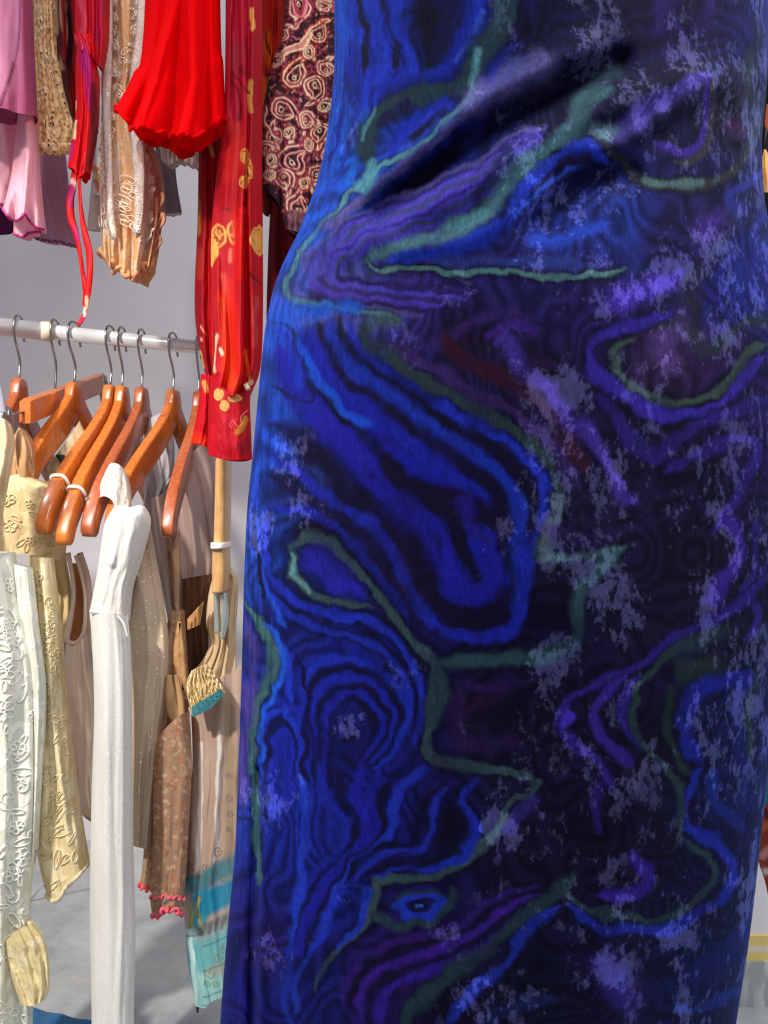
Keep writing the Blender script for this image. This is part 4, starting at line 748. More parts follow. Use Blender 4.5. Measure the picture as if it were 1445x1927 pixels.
root, G = cloth('scarf_print_skirt', M, [(358, 1300), (362, 1420), (358, 1500), (350, 1620), (346, 1700), (352, 1800), (362, 1860), (368, 1894)], [(470, 1250), (470, 1500), (470, 1800), (470, 1850)], 1.10, 0.03, bot=[(368, 1894), (385, 1897), (400, 1884), (430, 1872), (470, 1850)], wave=0.011, wf=2.6, seed=75, ret=True, nu=110, nv=240,
      base=(192, 164, 150), jit=5, strokes=[([(430, 1300), (434, 1500), (430, 1640)], 18, (164, 140, 116), 0.6), ([(362, 1420), (366, 1600)], 8, (222, 206, 196), 0.5), ([(378, 1400), (376, 1560), (368, 1650)], 7, (236, 226, 222), 0.5), ([(412, 1380), (410, 1500), (404, 1620)], 7, (232, 222, 220), 0.5)]+big+s_)
tag(root, 'cream dress with teal and aqua scarf-print hem, beside the velvet dress', 'dress')
Mf = cloth_mat('crinkled_cream_gauze', (206, 178, 144), (222, 196, 160), False, 120, (1, 1, 0.5), 0.85, 0.2, bump=0.5)
cloth('bodice', Mf, [(404, 1070), (392, 1120), (388, 1170), (394, 1210), (382, 1240), (356, 1278), (352, 1310)], [(436, 1070), (448, 1100), (444, 1200), (446, 1320)], 1.13, 0.02, bot=[(352, 1310), (380, 1318), (410, 1300), (446, 1320)], wave=0.008, wf=4, seed=76, parent=root)
s = N('golden_frill'); n = s.wave(60, 6.0); s.set('Base Color', s.mix(n, (206, 170, 110), (250, 226, 176))); s.set('Roughness', 0.8); s.bump(n, 0.8, 0.005); M_gf = s.m
cloth('frill', M_gf, [(360, 1262), (352, 1280), (350, 1300), (361, 1346)], [(388, 1250), (404, 1270), (420, 1294), (424, 1304)], 1.045, 0.015, bot=[(361, 1346), (385, 1332), (405, 1318), (424, 1304)], wave=0.006, wf=8, seed=77, parent=root, nv=40, nu=70)
cloth('teal_band', cloth_mat('teal_grosgrain', (66, 132, 142), (52, 112, 122)), [(361, 1330), (362, 1350)], [(416, 1296), (420, 1308)], 1.035, 0.012, parent=root, nv=14, bot=[(362, 1350), (384, 1340), (404, 1326), (420, 1308)], wave=0.002, wf=6)
cloth('lining', cloth_mat('brown_lining', (110, 74, 50), (80, 52, 34)), [(342, 1090), (344, 1180), (352, 1250), (358, 1290)], [(400, 1080), (394, 1150), (392, 1220), (390, 1290)], 1.17, 0.01, parent=root, wave=0.006, wf=3, nv=40)
V, Fc = tube_vf([P(371, 1890, 1.10), P(372, 1905, 1.10)], [0.003, 0.0015], 8); mesh_obj('hem_knot', V, Fc, M, root)
cloth('gathered_edge', cloth_mat('tan_gathers', (206, 160, 108), (170, 124, 84)), [(352, 1165), (352, 1186)], [(384, 1130), (376, 1176)], 1.09, 0.01, parent=root, nv=16, wave=0.004, wf=3)
# far-left pieces held by the clip
M = cloth_mat('cream_crepe', (234, 214, 176), (216, 190, 146), False, 40); root, G = cloth('cream_skirt', M, [(-60, 790), (-60, 1000)], [(20, 800), (26, 840), (16, 900), (0, 1000)], 0.945, 0.02, top=[(-60, 790), (0, 786), (20, 800)], cap=0.1, wave=0.012, wf=3, seed=80, ret=True)
tag(root, 'cream skirt waistband gripped by the metal clip at the left edge', 'skirt')
M = cloth_mat('beige_crinkle', (214, 172, 130), (190, 144, 102), False, 60); root, G = cloth('beige_knit_top', M, [(24, 822), (20, 860), (14, 930)], [(48, 812), (64, 850), (70, 930)], 1.09, 0.03, top=[(24, 822), (36, 806), (48, 812)], cap=0.2, wave=0.008, wf=2, seed=81, ret=True, nv=40)
tag(root, 'crinkled beige top over the leftmost brown hanger', 'top')
M = cloth_mat('lilac_grey_cloth', (186, 184, 200), (170, 168, 186)); t = cloth('lilac_grey_garment', M, [(-60, 700), (-60, 775)], [(-6, 690), (6, 740), (12, 775)], 0.96, 0.01, nv=16); tag(t, 'grey sliver of cloth touching the left edge above the metal clip', 'garment')
# ------------------------------------------------------------------ on the floor
s = N('blue_terry'); n = s.noise(180, 4, 0.6, (0.4, 1, 1)); s.set('Base Color', s.mix(n, (0, 74, 124), (6, 104, 156))); s.set('Roughness', 0.95); s.set('Sheen Weight', 0.1); s.bump(n, 1.0, 0.004); M_bt = s.m
def floor_pt(px, py, z=0.0):
    Y = (CH-z)/((py-963.5)/F); return ((px-722.5)/F*Y, Y, z)
c = [floor_pt(52, 1880, 0.02), floor_pt(190, 1912, 0.02), floor_pt(240, 2150, 0.02), floor_pt(40, 2150, 0.02)]
nn = 40; V = []
for j in range(nn):
    for i in range(nn):
        a, b = i/(nn-1), j/(nn-1); p = (1-a)*(1-b)*np.array(c[0])+a*(1-b)*np.array(c[1])+a*b*np.array(c[2])+(1-a)*b*np.array(c[3])
        e = min(a, 1-a, b, 1-b); zz = 0.003+0.017*min(1, e*12)**0.5+0.003*math.sin(a*17)*math.sin(b*13); V.append((p[0], p[1], zz))
V += [(x, y, 0.0005) for (x, y, z) in V]
Fc = []
for j in range(nn-1):
    for i in range(nn-1):
        q = (j*nn+i, j*nn+i+1, (j+1)*nn+i+1, (j+1)*nn+i); Fc += [q[::-1], tuple(k+nn*nn for k in q)]
rim = [i for i in range(nn)]+[j*nn+nn-1 for j in range(1, nn)]+[(nn-1)*nn+i for i in range(nn-2, -1, -1)]+[j*nn for j in range(nn-2, 0, -1)]
for k in range(len(rim)): a, b = rim[k], rim[(k+1) % len(rim)]; Fc.append((a, b, b+nn*nn, a+nn*nn))
t = mesh_obj('floor_mat', V, Fc, M_bt); tag(t, 'blue textured mat lying on the grey floor at the bottom left', 'mat')
V, Fc = [], []
for k in range(14):
    a = k/13; p = np.array(c[0])*(1-a)+np.array(c[3])*a; p[2] = 0.006; V, Fc = join((V, Fc), tube_vf([p, p+(-0.006, 0.001, -0.002), p+(-0.012, 0.0, -0.003)], 0.0018, 6))
o = mesh_obj('fringe', V, Fc, simple('cream_fringe', (226, 214, 196), 0.8), t)
root = empty('slim_rod', floor_pt(56, 1700)); tag(root, 'thin white rod leaning behind the cream sleeve', 'rod')
p0 = np.array(floor_pt(56, 1696)); p1 = np.array(P(84, 1660, 1.50)); p2 = p1+(p1-p0)*1.2
V, Fc = tube_vf([p0, p1, p2], 0.0022, 8); mesh_obj('rod', V, Fc, M_steel, root)

# ================================================================== the velvet dress
s = N('crushed_velvet'); base = s.attr('Col'); crush_sheen = s.attr('crush_sheen', 'Fac')
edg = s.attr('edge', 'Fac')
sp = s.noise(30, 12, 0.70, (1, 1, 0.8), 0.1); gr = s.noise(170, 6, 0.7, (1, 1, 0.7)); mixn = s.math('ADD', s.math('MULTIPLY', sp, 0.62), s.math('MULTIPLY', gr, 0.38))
thr = s.math('SUBTRACT', 0.585, s.math('MULTIPLY', crush_sheen, 0.115))
pile = s.math('MINIMUM', s.math('MAXIMUM', s.math('MULTIPLY', s.math('SUBTRACT', mixn, thr), 22.0), 0.0), 1.0); pile = s.math('MULTIPLY', pile, s.math('MINIMUM', s.math('MULTIPLY', crush_sheen, 1.6), 1.0))
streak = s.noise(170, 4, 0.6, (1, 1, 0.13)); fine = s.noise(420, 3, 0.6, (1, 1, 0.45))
sheen_col = s.mix(0.27, s.mix(1.0, s.mix(1.0, base, base, 'ADD'), base, 'ADD'), (150, 154, 226))  # sheen of the flattened pile, put into the base colour as paler flecks
c = s.mix(s.math('MULTIPLY', pile, 0.85), base, sheen_col)
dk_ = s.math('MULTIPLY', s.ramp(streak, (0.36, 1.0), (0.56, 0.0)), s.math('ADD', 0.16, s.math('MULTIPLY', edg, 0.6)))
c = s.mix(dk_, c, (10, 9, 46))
c = s.mix(0.14, c, (4, 4, 20)); c = s.mix(s.math('MULTIPLY', s.ramp(fine, (0.4, 1.0), (0.6, 0.0)), 0.28), c, (6, 6, 24))
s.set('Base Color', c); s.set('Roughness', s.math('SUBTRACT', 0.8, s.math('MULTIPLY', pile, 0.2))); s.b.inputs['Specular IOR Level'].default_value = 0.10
s.set('Sheen Weight', s.math('ADD', 0.22, s.math('MULTIPLY', pile, 0.5))); s.b.inputs['Sheen Roughness'].default_value = 0.3
s.set('Sheen Tint', s.mix(0.65, s.mix(1.0, base, base, 'ADD'), (90, 130, 255)))
b = s.bump(fine, 0.35, 0.0010)
b = s.bump(streak, 0.40, 0.0020, b); s.bump(sp, 0.30, 0.003, b); M_vel = s.m
BB = (28, 92, 226); BL = (30, 50, 196); DB = (28, 30, 150); NV = (18, 14, 50); BK = (12, 9, 34); PU = (66, 38, 158); PD = (46, 24, 96); LV = (98, 88, 190); TE = (46, 72, 88); TL = (92, 144, 152); TD = (36, 50, 58); MR = (58, 22, 46); VB = (34, 18, 56); GR = (50, 54, 60)
SH = [(640, 60, BB), (560, 460, BB), (700, 60, BL), (820, 50, NV), (900, 60, BL), (1000, 60, NV), (1150, 60, (28, 22, 60)), (1300, 40, (36, 24, 84)), (1440, 60, (34, 36, 110)), (640, 280, BB), (500, 640, (34, 86, 214)), (485, 850, (30, 80, 214)), (465, 1050, (30, 76, 200)),
      (700, 740, DB), (780, 880, DB), (620, 1000, NV), (760, 1060, VB), (560, 900, (34, 44, 110)), (700, 950, NV), (900, 950, NV), (1000, 700, VB), (880, 640, VB), (1100, 560, (44, 30, 100)), (1250, 450, (38, 28, 90)), (1050, 440, (40, 56, 150)), (1180, 420, (40, 60, 160)), (1300, 380, (44, 40, 96)), (1400, 520, (34, 40, 130)), (1250, 680, (60, 40, 84)), (1150, 800, (26, 20, 60)), (1300, 900, (28, 20, 58)), (1420, 800, (40, 26, 90)),
      (1150, 950, (30, 22, 60)), (1050, 1100, (20, 16, 46)), (1300, 1050, (30, 20, 50)), (1200, 1150, (26, 20, 54)), (940, 1050, (20, 18, 80)), (900, 1150, (18, 14, 50)), (560, 1180, (26, 36, 130)), (650, 1250, (26, 34, 150)), (540, 1350, (26, 40, 164)), (650, 1400, (20, 20, 90)), (760, 1300, (24, 26, 120)), (900, 1330, VB), (1000, 1380, (30, 16, 50)), (1150, 1370, (22, 14, 50)), (1250, 1400, (18, 14, 38)), (1380, 1350, (20, 24, 80)), (1430, 1150, (22, 20, 46)),
      (560, 1550, (26, 36, 150)), (480, 1500, (34, 60, 180)), (700, 1500, (26, 28, 136)), (830, 1530, (22, 20, 80)), (950, 1430, (24, 24, 60)), (1100, 1560, (22, 12, 42)), (1000, 1620, (26, 14, 52)), (1200, 1600, (18, 10, 46)), (1380, 1500, (18, 26, 84)), (1400, 1700, (16, 18, 60)), (620, 1700, (22, 32, 130)), (560, 1850, (20, 30, 116)), (500, 1800, (40, 30, 110)), (430, 1850, (24, 26, 130)), (750, 1820, (40, 20, 90)), (850, 1900, (18, 14, 50)), (1000, 1850, (14, 14, 44)), (1150, 1850, (24, 16, 60)), (1300, 1850, (16, 22, 80)), (1380, 1900, (14, 14, 48)), (700, 150, BL), (1050, 250, (36, 34, 70)), (1200, 200, (30, 26, 62)), (1400, 200, (38, 34, 50)), (780, 540, (62, 44, 132)), (640, 560, (90, 90, 170)), (1000, 520, (46, 36, 110))]
def vtint(px, py, U, V, C):
    w = np.zeros(px.shape); c = np.zeros(px.shape+(3,))
    for (x, y, col) in SH:
        k = 1.0/((px-x)**2+(py-y)**2+900)**1.7; w += k; c += k[..., None]*np.array(lin(col))
    c = c/w[..., None]
    # low contrast marbling of the ground cloth: parallel contour lines
    f = fbm(px/210+3, py/260, 71, 3)*9+0.6*fbm(px/60, py/80, 72, 3); band = 0.5+0.5*np.sin(f*2*PI)
    return c*(0.50+0.75*band[..., None])
def lerp_lines(A, B, n, cols, w):
    a = smooth(A, 40); b = smooth(B, 40); out = []
    for i in range(n):
        t = i/(n-1) if n > 1 else 0.5; p = a*(1-t)+b*t; out.append((p[::3].tolist()+[p[-1].tolist()], w, cols[i % len(cols)], 0.55))
    return out
ST = []
def S_(pts, w, col, soft=0.5, op=1.0, halo=None):
    if halo: ST.append((pts, w+halo, BK, 0.6, 0.85))
    ST.append((pts, w, col, soft, op))
# top: vertical blues, left edge strip painted brighter for the light there
S_([(655, -120), (650, 60), (660, 150)], 40, BL); S_([(632, -120), (634, 150), (624, 260), (602, 340), (566, 430), (528, 510)], 40, BB, 0.6)
S_([(672, -100), (682, 40), (690, 90), (680, 140)], 12, NV); S_([(700, -100), (700, 20), (708, 60), (724, 100), (714, 140), (690, 170)], 22, (36, 66, 222))
S_([(728, -100), (724, 30), (744, 80), (738, 130)], 15, NV); S_([(752, -100), (742, 40), (762, 85), (776, 112), (762, 148), (726, 172)], 20, (34, 60, 214))
S_([(800, -80), (806, 40), (820, 110)], 52, BK); S_([(860, -60), (850, 60), (838, 120)], 46, (24, 26, 80)); S_([(912, -100), (898, 30), (872, 90), (834, 132), (790, 156), (740, 168), (700, 186)], 30, (32, 54, 200)); S_([(910, 20), (884, 80), (860, 110)], 10, (60, 100, 240), 0.7)
S_([(650, 130), (640, 220), (622, 300)], 7, (20, 50, 180)); S_([(672, 170), (664, 240), (640, 320), (606, 400)], 6, (24, 60, 200)); S_([(690, 200), (676, 250), (670, 300), (654, 350)], 14, (34, 110, 236))
# teal frame and the eye under it
S_([(968, -100), (955, 0), (936, 60), (904, 98), (886, 136), (850, 166), (800, 178), (755, 190), (718, 214), (694, 250), (688, 292), (700, 318)], 36, (42, 68, 80), 0.4, 1, 22)
S_([(705, 205), (690, 240), (684, 262)], 10, (84, 140, 156), 0.7); S_([(896, 96), (894, 130), (886, 160)], 12, (96, 160, 170), 0.7)
S_([(712, 232), (736, 214), (766, 196)], 20, (26, 24, 76)); S_([(735, 292), (748, 262), (790, 226), (836, 200), (852, 196)], 22, (30, 50, 196)); S_([(772, 262), (810, 228), (836, 212)], 14, BK, 0.6); S_([(750, 290), (790, 268), (830, 240), (858, 214)], 13, (52, 96, 232))
S_([(892, 140), (882, 182), (850, 216), (806, 256), (762, 292), (716, 316), (680, 346), (634, 392), (594, 438), (562, 480), (548, 512)], 8, (96, 156, 172), 0.5, 1, 6)
S_([(700, 316), (690, 336), (676, 346)], 22, (96, 170, 190), 0.6)
# lavender ridge with fold light painted in, valley as painted fold shade, purple bands
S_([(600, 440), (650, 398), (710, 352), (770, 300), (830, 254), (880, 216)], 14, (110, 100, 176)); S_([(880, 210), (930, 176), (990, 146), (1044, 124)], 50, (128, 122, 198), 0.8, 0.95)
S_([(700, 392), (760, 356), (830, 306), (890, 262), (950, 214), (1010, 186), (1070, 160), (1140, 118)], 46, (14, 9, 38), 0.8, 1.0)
ST += lerp_lines([(560, 520), (580, 486), (640, 430), (720, 388), (800, 356), (880, 316), (960, 268), (1030, 236)], [(640, 520), (640, 506), (670, 480), (720, 452), (790, 432), (860, 400), (930, 356), (990, 300)], 9, [(104, 98, 180), (62, 52, 140), (92, 76, 216), (74, 78, 140), (94, 74, 220), (66, 50, 160), (92, 80, 224), (74, 84, 140), (86, 70, 206)], 14)
S_([(690, 492), (720, 470), (782, 456), (850, 434), (916, 394), (954, 346), (990, 306), (1046, 266), (1086, 226), (1100, 190), (1150, 170)], 28, (92, 140, 152), 0.7, 0.95)
S_([(900, 395), (912, 350), (950, 300), (960, 280)], 22, (30, 40, 52), 0.7, 0.7); S_([(850, 424), (890, 414), (920, 400)], 20, (100, 160, 170), 0.7)
S_([(726, 494), (770, 482), (850, 470), (920, 440), (966, 396), (1000, 336), (1050, 300), (1090, 280), (1130, 292), (1146, 308)], 26, (46, 74, 226), 0.5); S_([(970, 400), (1010, 362), (1060, 322), (1110, 310)], 11, (52, 96, 240), 0.6); S_([(1052, 308), (1076, 298), (1100, 296)], 14, (50, 40, 80), 0.5)
S_([(1020, 420), (1060, 380), (1100, 330), (1140, 320), (1150, 350)], 36, (18, 22, 70), 0.6); S_([(990, 446), (1040, 454), (1100, 440), (1150, 420)], 22, (52, 86, 226), 0.8)
S_([(800, 490), (900, 500), (1000, 494), (1100, 498)], 20, (60, 76, 170), 0.7, 0.8)
# nested corner at the hip and its long green line
ST += lerp_lines([(562, 520), (556, 546), (580, 562), (660, 574), (740, 588), (800, 592)], [(640, 500), (634, 516), (660, 528), (740, 538), (820, 546), (900, 552)], 6, [(92, 82, 150), (44, 32, 90), (88, 62, 196), (60, 44, 120), (84, 70, 200), (50, 34, 110)], 13)
S_([(690, 490), (706, 508), (760, 506), (860, 512), (940, 514), (1040, 518), (1140, 518), (1180, 506)], 9, (92, 138, 140), 0.5, 1, 12)
S_([(548, 500), (540, 530), (544, 552), (566, 566), (610, 572), (660, 584), (704, 592), (742, 600), (748, 610)], 10, (92, 150, 148), 0.5, 1, 8)
S_([(700, 616), (718, 604), (744, 606)], 24, (72, 98, 104), 0.5)
diag = [(684, 616), (694, 642), (734, 668), (786, 708), (838, 738), (890, 764), (938, 794), (983, 822), (1022, 852), (1044, 888), (1050, 930), (1042, 970), (1024, 1002), (1016, 1030)]
S_([(670, 580), (600, 582), (540, 586)], 26, BB, 0.6)
ST += lerp_lines([(652, 592), (664, 640), (704, 684), (760, 724), (820, 758), (884, 792), (944, 824), (1000, 868), (1024, 910), (1026, 960), (1000, 1004), (988, 1080), (980, 1160)], [(520, 640), (540, 720), (580, 780), (640, 850), (690, 900), (740, 960), (800, 1010), (816, 1060), (836, 1112), (872, 1134), (914, 1112), (930, 1070), (930, 1030)], 9, [(34, 54, 206), NV, (32, 56, 190), (22, 16, 56), (32, 40, 180), (30, 34, 176), NV, (38, 36, 180), (36, 34, 176)], 30)
S_([(560, 640), (590, 700), (650, 780), (700, 800)], 20, (30, 84, 226), 0.6); S_([(505, 600), (540, 610), (556, 650), (566, 700), (590, 740), (580, 758), (546, 742), (506, 730)], 6, (28, 26, 70), 0.6); S_([(524, 620), (550, 660), (560, 720)], 18, (34, 56, 200), 0.7)
S_([(720, 853), (740, 890), (790, 930), (850, 950), (920, 970), (960, 1000)], 44, (24, 14, 50), 0.5); S_([(870, 950), (890, 1000), (920, 1020)], 22, (44, 34, 150), 0.7)
S_(diag, 22, (50, 68, 72), 0.45, 1, 22); S_([(1016, 1030), (1024, 1046)], 26, (56, 74, 74), 0.7)
S_([(734, 648), (786, 676), (855, 716), (938, 762), (1000, 800), (1060, 860), (1090, 920)], 20, (66, 42, 110), 0.6); S_([(764, 650), (840, 640), (900, 600), (980, 590)], 22, (62, 40, 120), 0.7, 0.7)
S_([(830, 620), (864, 672), (930, 704), (1000, 742), (1060, 822), (1106, 888)], 30, (60, 20, 44), 0.6); S_([(930, 650), (950, 640), (990, 700), (1034, 738), (1066, 786), (1102, 812), (1136, 862), (1166, 926), (1200, 950)], 28, (74, 50, 160), 0.6); S_([(914, 636), (960, 612), (1010, 620)], 16, (70, 34, 140), 0.6)
# left-centre: dark slants, then the teal loop
S_([(506, 800), (540, 812), (590, 850), (640, 900), (690, 960), (760, 1010), (800, 1070), (816, 1130), (860, 1160), (920, 1166), (960, 1130)], 44, (22, 14, 54), 0.5); S_([(500, 850), (560, 890), (620, 940), (690, 980), (740, 1040), (780, 1120), (820, 1180), (880, 1200), (940, 1196), (978, 1150)], 22, (34, 44, 172), 0.5); S_([(510, 900), (560, 920), (620, 970), (700, 1030), (740, 1110), (790, 1180)], 26, (24, 20, 70), 0.5)
S_([(498, 960), (560, 960), (630, 990), (684, 1046), (730, 1110), (770, 1160)], 15, (32, 40, 170), 0.5); S_([(690, 470), (690, 470)], 2, NV)
S_([(500, 980), (506, 1060), (530, 1110), (580, 1146), (660, 1160), (716, 1176), (760, 1226), (790, 1290), (796, 1350), (770, 1400)], 16, (34, 52, 196), 0.5, 1, 16); S_([(490, 1060), (520, 1130), (580, 1176), (660, 1196), (720, 1230), (764, 1290), (766, 1350), (730, 1400)], 14, (32, 48, 180), 0.5, 1, 14)
S_([(486, 900), (484, 980), (496, 1080), (520, 1150), (540, 1180)], 12, (34, 80, 222), 0.6); S_([(480, 960), (486, 1050), (500, 1120)], 8, NV, 0.6)
S_([(590, 1046), (620, 1062), (664, 1104)], 62, (42, 40, 186), 0.35)
S_([(700, 1140), (665, 1136), (613, 1130), (578, 1112), (556, 1086), (547, 1052), (556, 1020), (585, 1008), (622, 1018), (655, 1052), (684, 1088), (717, 1128), (741, 1157), (770, 1196), (800, 1226), (820, 1256), (824, 1294), (816, 1340), (802, 1386), (802, 1414), (828, 1432), (890, 1442), (950, 1450), (1004, 1464), (1004, 1486), (960, 1506), (940, 1554), (908, 1590), (868, 1620), (832, 1646), (780, 1652), (730, 1650), (706, 1668), (700, 1716), (672, 1756), (628, 1796), (602, 1830), (596, 1868)], 17, (60, 84, 90), 0.45, 1, 24)
S_([(548, 1040), (556, 1086), (582, 1114)], 9, (100, 150, 156), 0.7); S_([(820, 1246), (872, 1244), (940, 1238), (1000, 1236), (1050, 1222), (1084, 1192), (1084, 1152), (1096, 1108), (1132, 1070), (1168, 1034)], 24, (52, 84, 96), 0.6, 1, 18); S_([(1036, 1050), (1080, 1046), (1130, 1040), (1172, 1030)], 14, (64, 96, 104), 0.6); S_([(820, 1270), (822, 1310), (812, 1360)], 26, (44, 66, 78), 0.6)
S_([(985, 1010), (986, 1080), (976, 1150), (956, 1186), (900, 1200), (840, 1190), (790, 1160)], 20, (36, 48, 200), 0.5)
# lower-left arches
ST += lerp_lines([(560, 1480), (566, 1330), (590, 1256), (660, 1242), (730, 1280), (768, 1340), (740, 1410), (700, 1450)], [(636, 1480), (634, 1360), (646, 1330), (664, 1324), (684, 1350), (690, 1376), (684, 1400), (676, 1420)], 7, [(32, 50, 190), (18, 16, 66), (30, 40, 176), (18, 16, 66), (32, 36, 170), (16, 14, 60), (26, 26, 110)], 14)
ST += lerp_lines([(490, 1560), (494, 1400), (516, 1340), (546, 1350), (556, 1420), (560, 1540)], [(524, 1540), (524, 1430), (530, 1400), (536, 1400), (540, 1430), (544, 1520)], 4, [(34, 60, 206), (18, 20, 80), (30, 44, 180), (28, 40, 170)], 12)
S_([(526, 1220), (540, 1250), (544, 1320)], 12, (34, 60, 206), 0.6); S_([(556, 1230), (576, 1300), (586, 1400), (590, 1480)], 7, (16, 14, 60), 0.6)
S_([(462, 1130), (488, 1166), (512, 1214), (518, 1256), (500, 1292), (482, 1326), (476, 1400), (480, 1500), (480, 1600), (490, 1664)], 12, (70, 114, 120), 0.5, 1, 8); S_([(514, 1230), (510, 1270), (496, 1290)], 22, (66, 104, 112), 0.6)
S_([(462, 1160), (478, 1220), (470, 1290), (462, 1400), (458, 1520)], 16, (80, 66, 160), 0.7); S_([(496, 1170), (522, 1200), (532, 1262), (510, 1310), (496, 1350), (492, 1460)], 8, (34, 96, 232), 0.6)
# bottom-left wavy blues
ST += lerp_lines([(600, 1440), (612, 1500), (650, 1540), (640, 1600), (590, 1650), (560, 1720), (540, 1800)], [(800, 1440), (744, 1500), (742, 1560), (700, 1600), (650, 1650), (620, 1720), (580, 1800)], 6, [(30, 44, 176), (16, 14, 60), (32, 36, 170), (30, 34, 160), (16, 14, 56), (34, 56, 200)], 17)
ST += lerp_lines([(900, 1470), (868, 1500), (896, 1550), (880, 1600), (820, 1634), (750, 1628), (700, 1650)], [(830, 1480), (796, 1520), (784, 1560), (770, 1590), (730, 1590), (690, 1610), (650, 1660)], 5, [(32, 50, 190), (14, 12, 50), (18, 16, 70), (34, 48, 180), (14, 12, 56)], 15)
S_([(850, 1530), (840, 1570)], 46, (14, 10, 40), 0.7); S_([(560, 1460), (576, 1540), (566, 1620), (560, 1700), (546, 1780)], 16, (36, 64, 206), 0.6); S_([(540, 1740), (548, 1800), (536, 1880), (560, 1940)], 12, (32, 50, 170), 0.6); S_([(580, 1800), (556, 1850), (560, 1900)], 12, (34, 56, 176), 0.6); S_([(690, 1680), (680, 1740), (640, 1780)], 14, (34, 60, 200), 0.6)
S_([(744, 1700), (766, 1686), (800, 1682), (830, 1684)], 22, (44, 62, 86), 0.6); S_([(700, 1722), (748, 1742), (800, 1736), (842, 1704), (850, 1670)], 18, (42, 66, 78), 0.5); S_([(748, 1706), (770, 1726), (806, 1722), (830, 1694), (800, 1686), (766, 1692), (748, 1706)], 16, (34, 60, 200), 0.4); S_([(776, 1706), (800, 1704)], 22, (14, 14, 60), 0.5); S_([(784, 1708), (794, 1706)], 10, (60, 100, 220), 0.6)
ST += lerp_lines([(648, 1900), (648, 1850), (690, 1800), (760, 1770), (850, 1750), (920, 1700), (1010, 1670)], [(716, 1930), (714, 1890), (736, 1850), (800, 1830), (880, 1800), (960, 1740), (1020, 1700)], 5, [(52, 28, 120), (24, 12, 52), (66, 34, 160), (26, 14, 60), (62, 36, 176)], 17)
S_([(760, 1950), (770, 1900), (830, 1850), (900, 1800), (956, 1752), (1010, 1708), (1058, 1672), (1076, 1642)], 26, (40, 64, 76), 0.6, 1, 14); S_([(840, 1930), (898, 1856), (938, 1830), (994, 1748), (1050, 1706)], 22, (32, 52, 176), 0.5)
S_([(1060, 1672), (1104, 1714), (1164, 1722), (1232, 1738), (1278, 1718), (1316, 1690), (1346, 1652), (1334, 1614), (1280, 1578)], 16, (44, 70, 78), 0.6); S_([(1062, 1700), (1130, 1750), (1202, 1746), (1262, 1752), (1316, 1716), (1360, 1692), (1384, 1646), (1362, 1598), (1314, 1570), (1286, 1538), (1300, 1484), (1316, 1440)], 18, (34, 48, 176), 0.5, 1, 10)
S_([(1341, 1460), (1346, 1512), (1390, 1556)], 18, (28, 46, 140), 0.6); S_([(1140, 1810), (1160, 1840), (1180, 1870)], 50, (56, 44, 150), 0.8, 0.8); S_([(1190, 1604), (1222, 1654), (1184, 1684), (1126, 1682)], 24, (56, 34, 156), 0.6); S_([(1126, 1480), (1120, 1520), (1130, 1560)], 18, (44, 26, 112), 0.6); S_([(1300, 1840), (1360, 1800), (1400, 1750)], 40, (22, 34, 110), 0.8); S_([(1280, 1900), (1340, 1890), (1400, 1860)], 16, (28, 50, 140), 0.6); S_([(870, 1950), (960, 1900), (1040, 1880)], 22, (24, 36, 90), 0.7); S_([(960, 1560), (984, 1520), (1000, 1500)], 30, (58, 48, 140), 0.7)
# right: purple rings
S_([(1446, 600), (1396, 610), (1362, 644), (1326, 660), (1292, 622), (1256, 614), (1220, 612)], 30, (48, 58, 66), 0.6, 0.8); S_([(1258, 680), (1240, 650), (1262, 630)], 46, (92, 66, 136), 0.7); S_([(1300, 680), (1360, 680), (1400, 640)], 22, (52, 30, 82), 0.7)
S_([(1194, 632), (1164, 652), (1156, 684), (1170, 714), (1206, 738), (1256, 757), (1308, 756), (1360, 728), (1396, 688), (1418, 660), (1450, 640)], 15, (70, 90, 84), 0.5, 1, 18)
S_([(1260, 590), (1190, 612), (1132, 630), (1114, 656), (1114, 690), (1146, 722), (1190, 752), (1240, 778), (1308, 778), (1362, 752), (1404, 708), (1450, 664)], 20, (64, 48, 178), 0.5, 1, 12)
S_([(1130, 740), (1170, 800), (1204, 846), (1240, 854), (1276, 826), (1330, 792), (1396, 768), (1450, 750)], 26, (52, 36, 132), 0.5, 1, 14); S_([(1252, 892), (1292, 866), (1346, 838), (1412, 824), (1424, 862), (1398, 916), (1362, 970), (1340, 1000)], 20, (54, 36, 136), 0.6, 1, 10); S_([(1290, 900), (1350, 880), (1340, 940)], 34, BK, 0.7)
S_([(1150, 576), (1190, 556), (1240, 536), (1274, 516)], 44, (78, 54, 186), 0.7); S_([(1310, 590), (1300, 540), (1340, 480), (1380, 400)], 34, (50, 46, 54), 0.8, 0.8); S_([(1400, 500), (1390, 540)], 60, (38, 50, 150), 0.8, 0.8); S_([(1350, 420), (1330, 440)], 40, (84, 54, 160), 0.8); S_([(1440, 400), (1420, 440), (1440, 500)], 14, (44, 52, 150), 0.7)
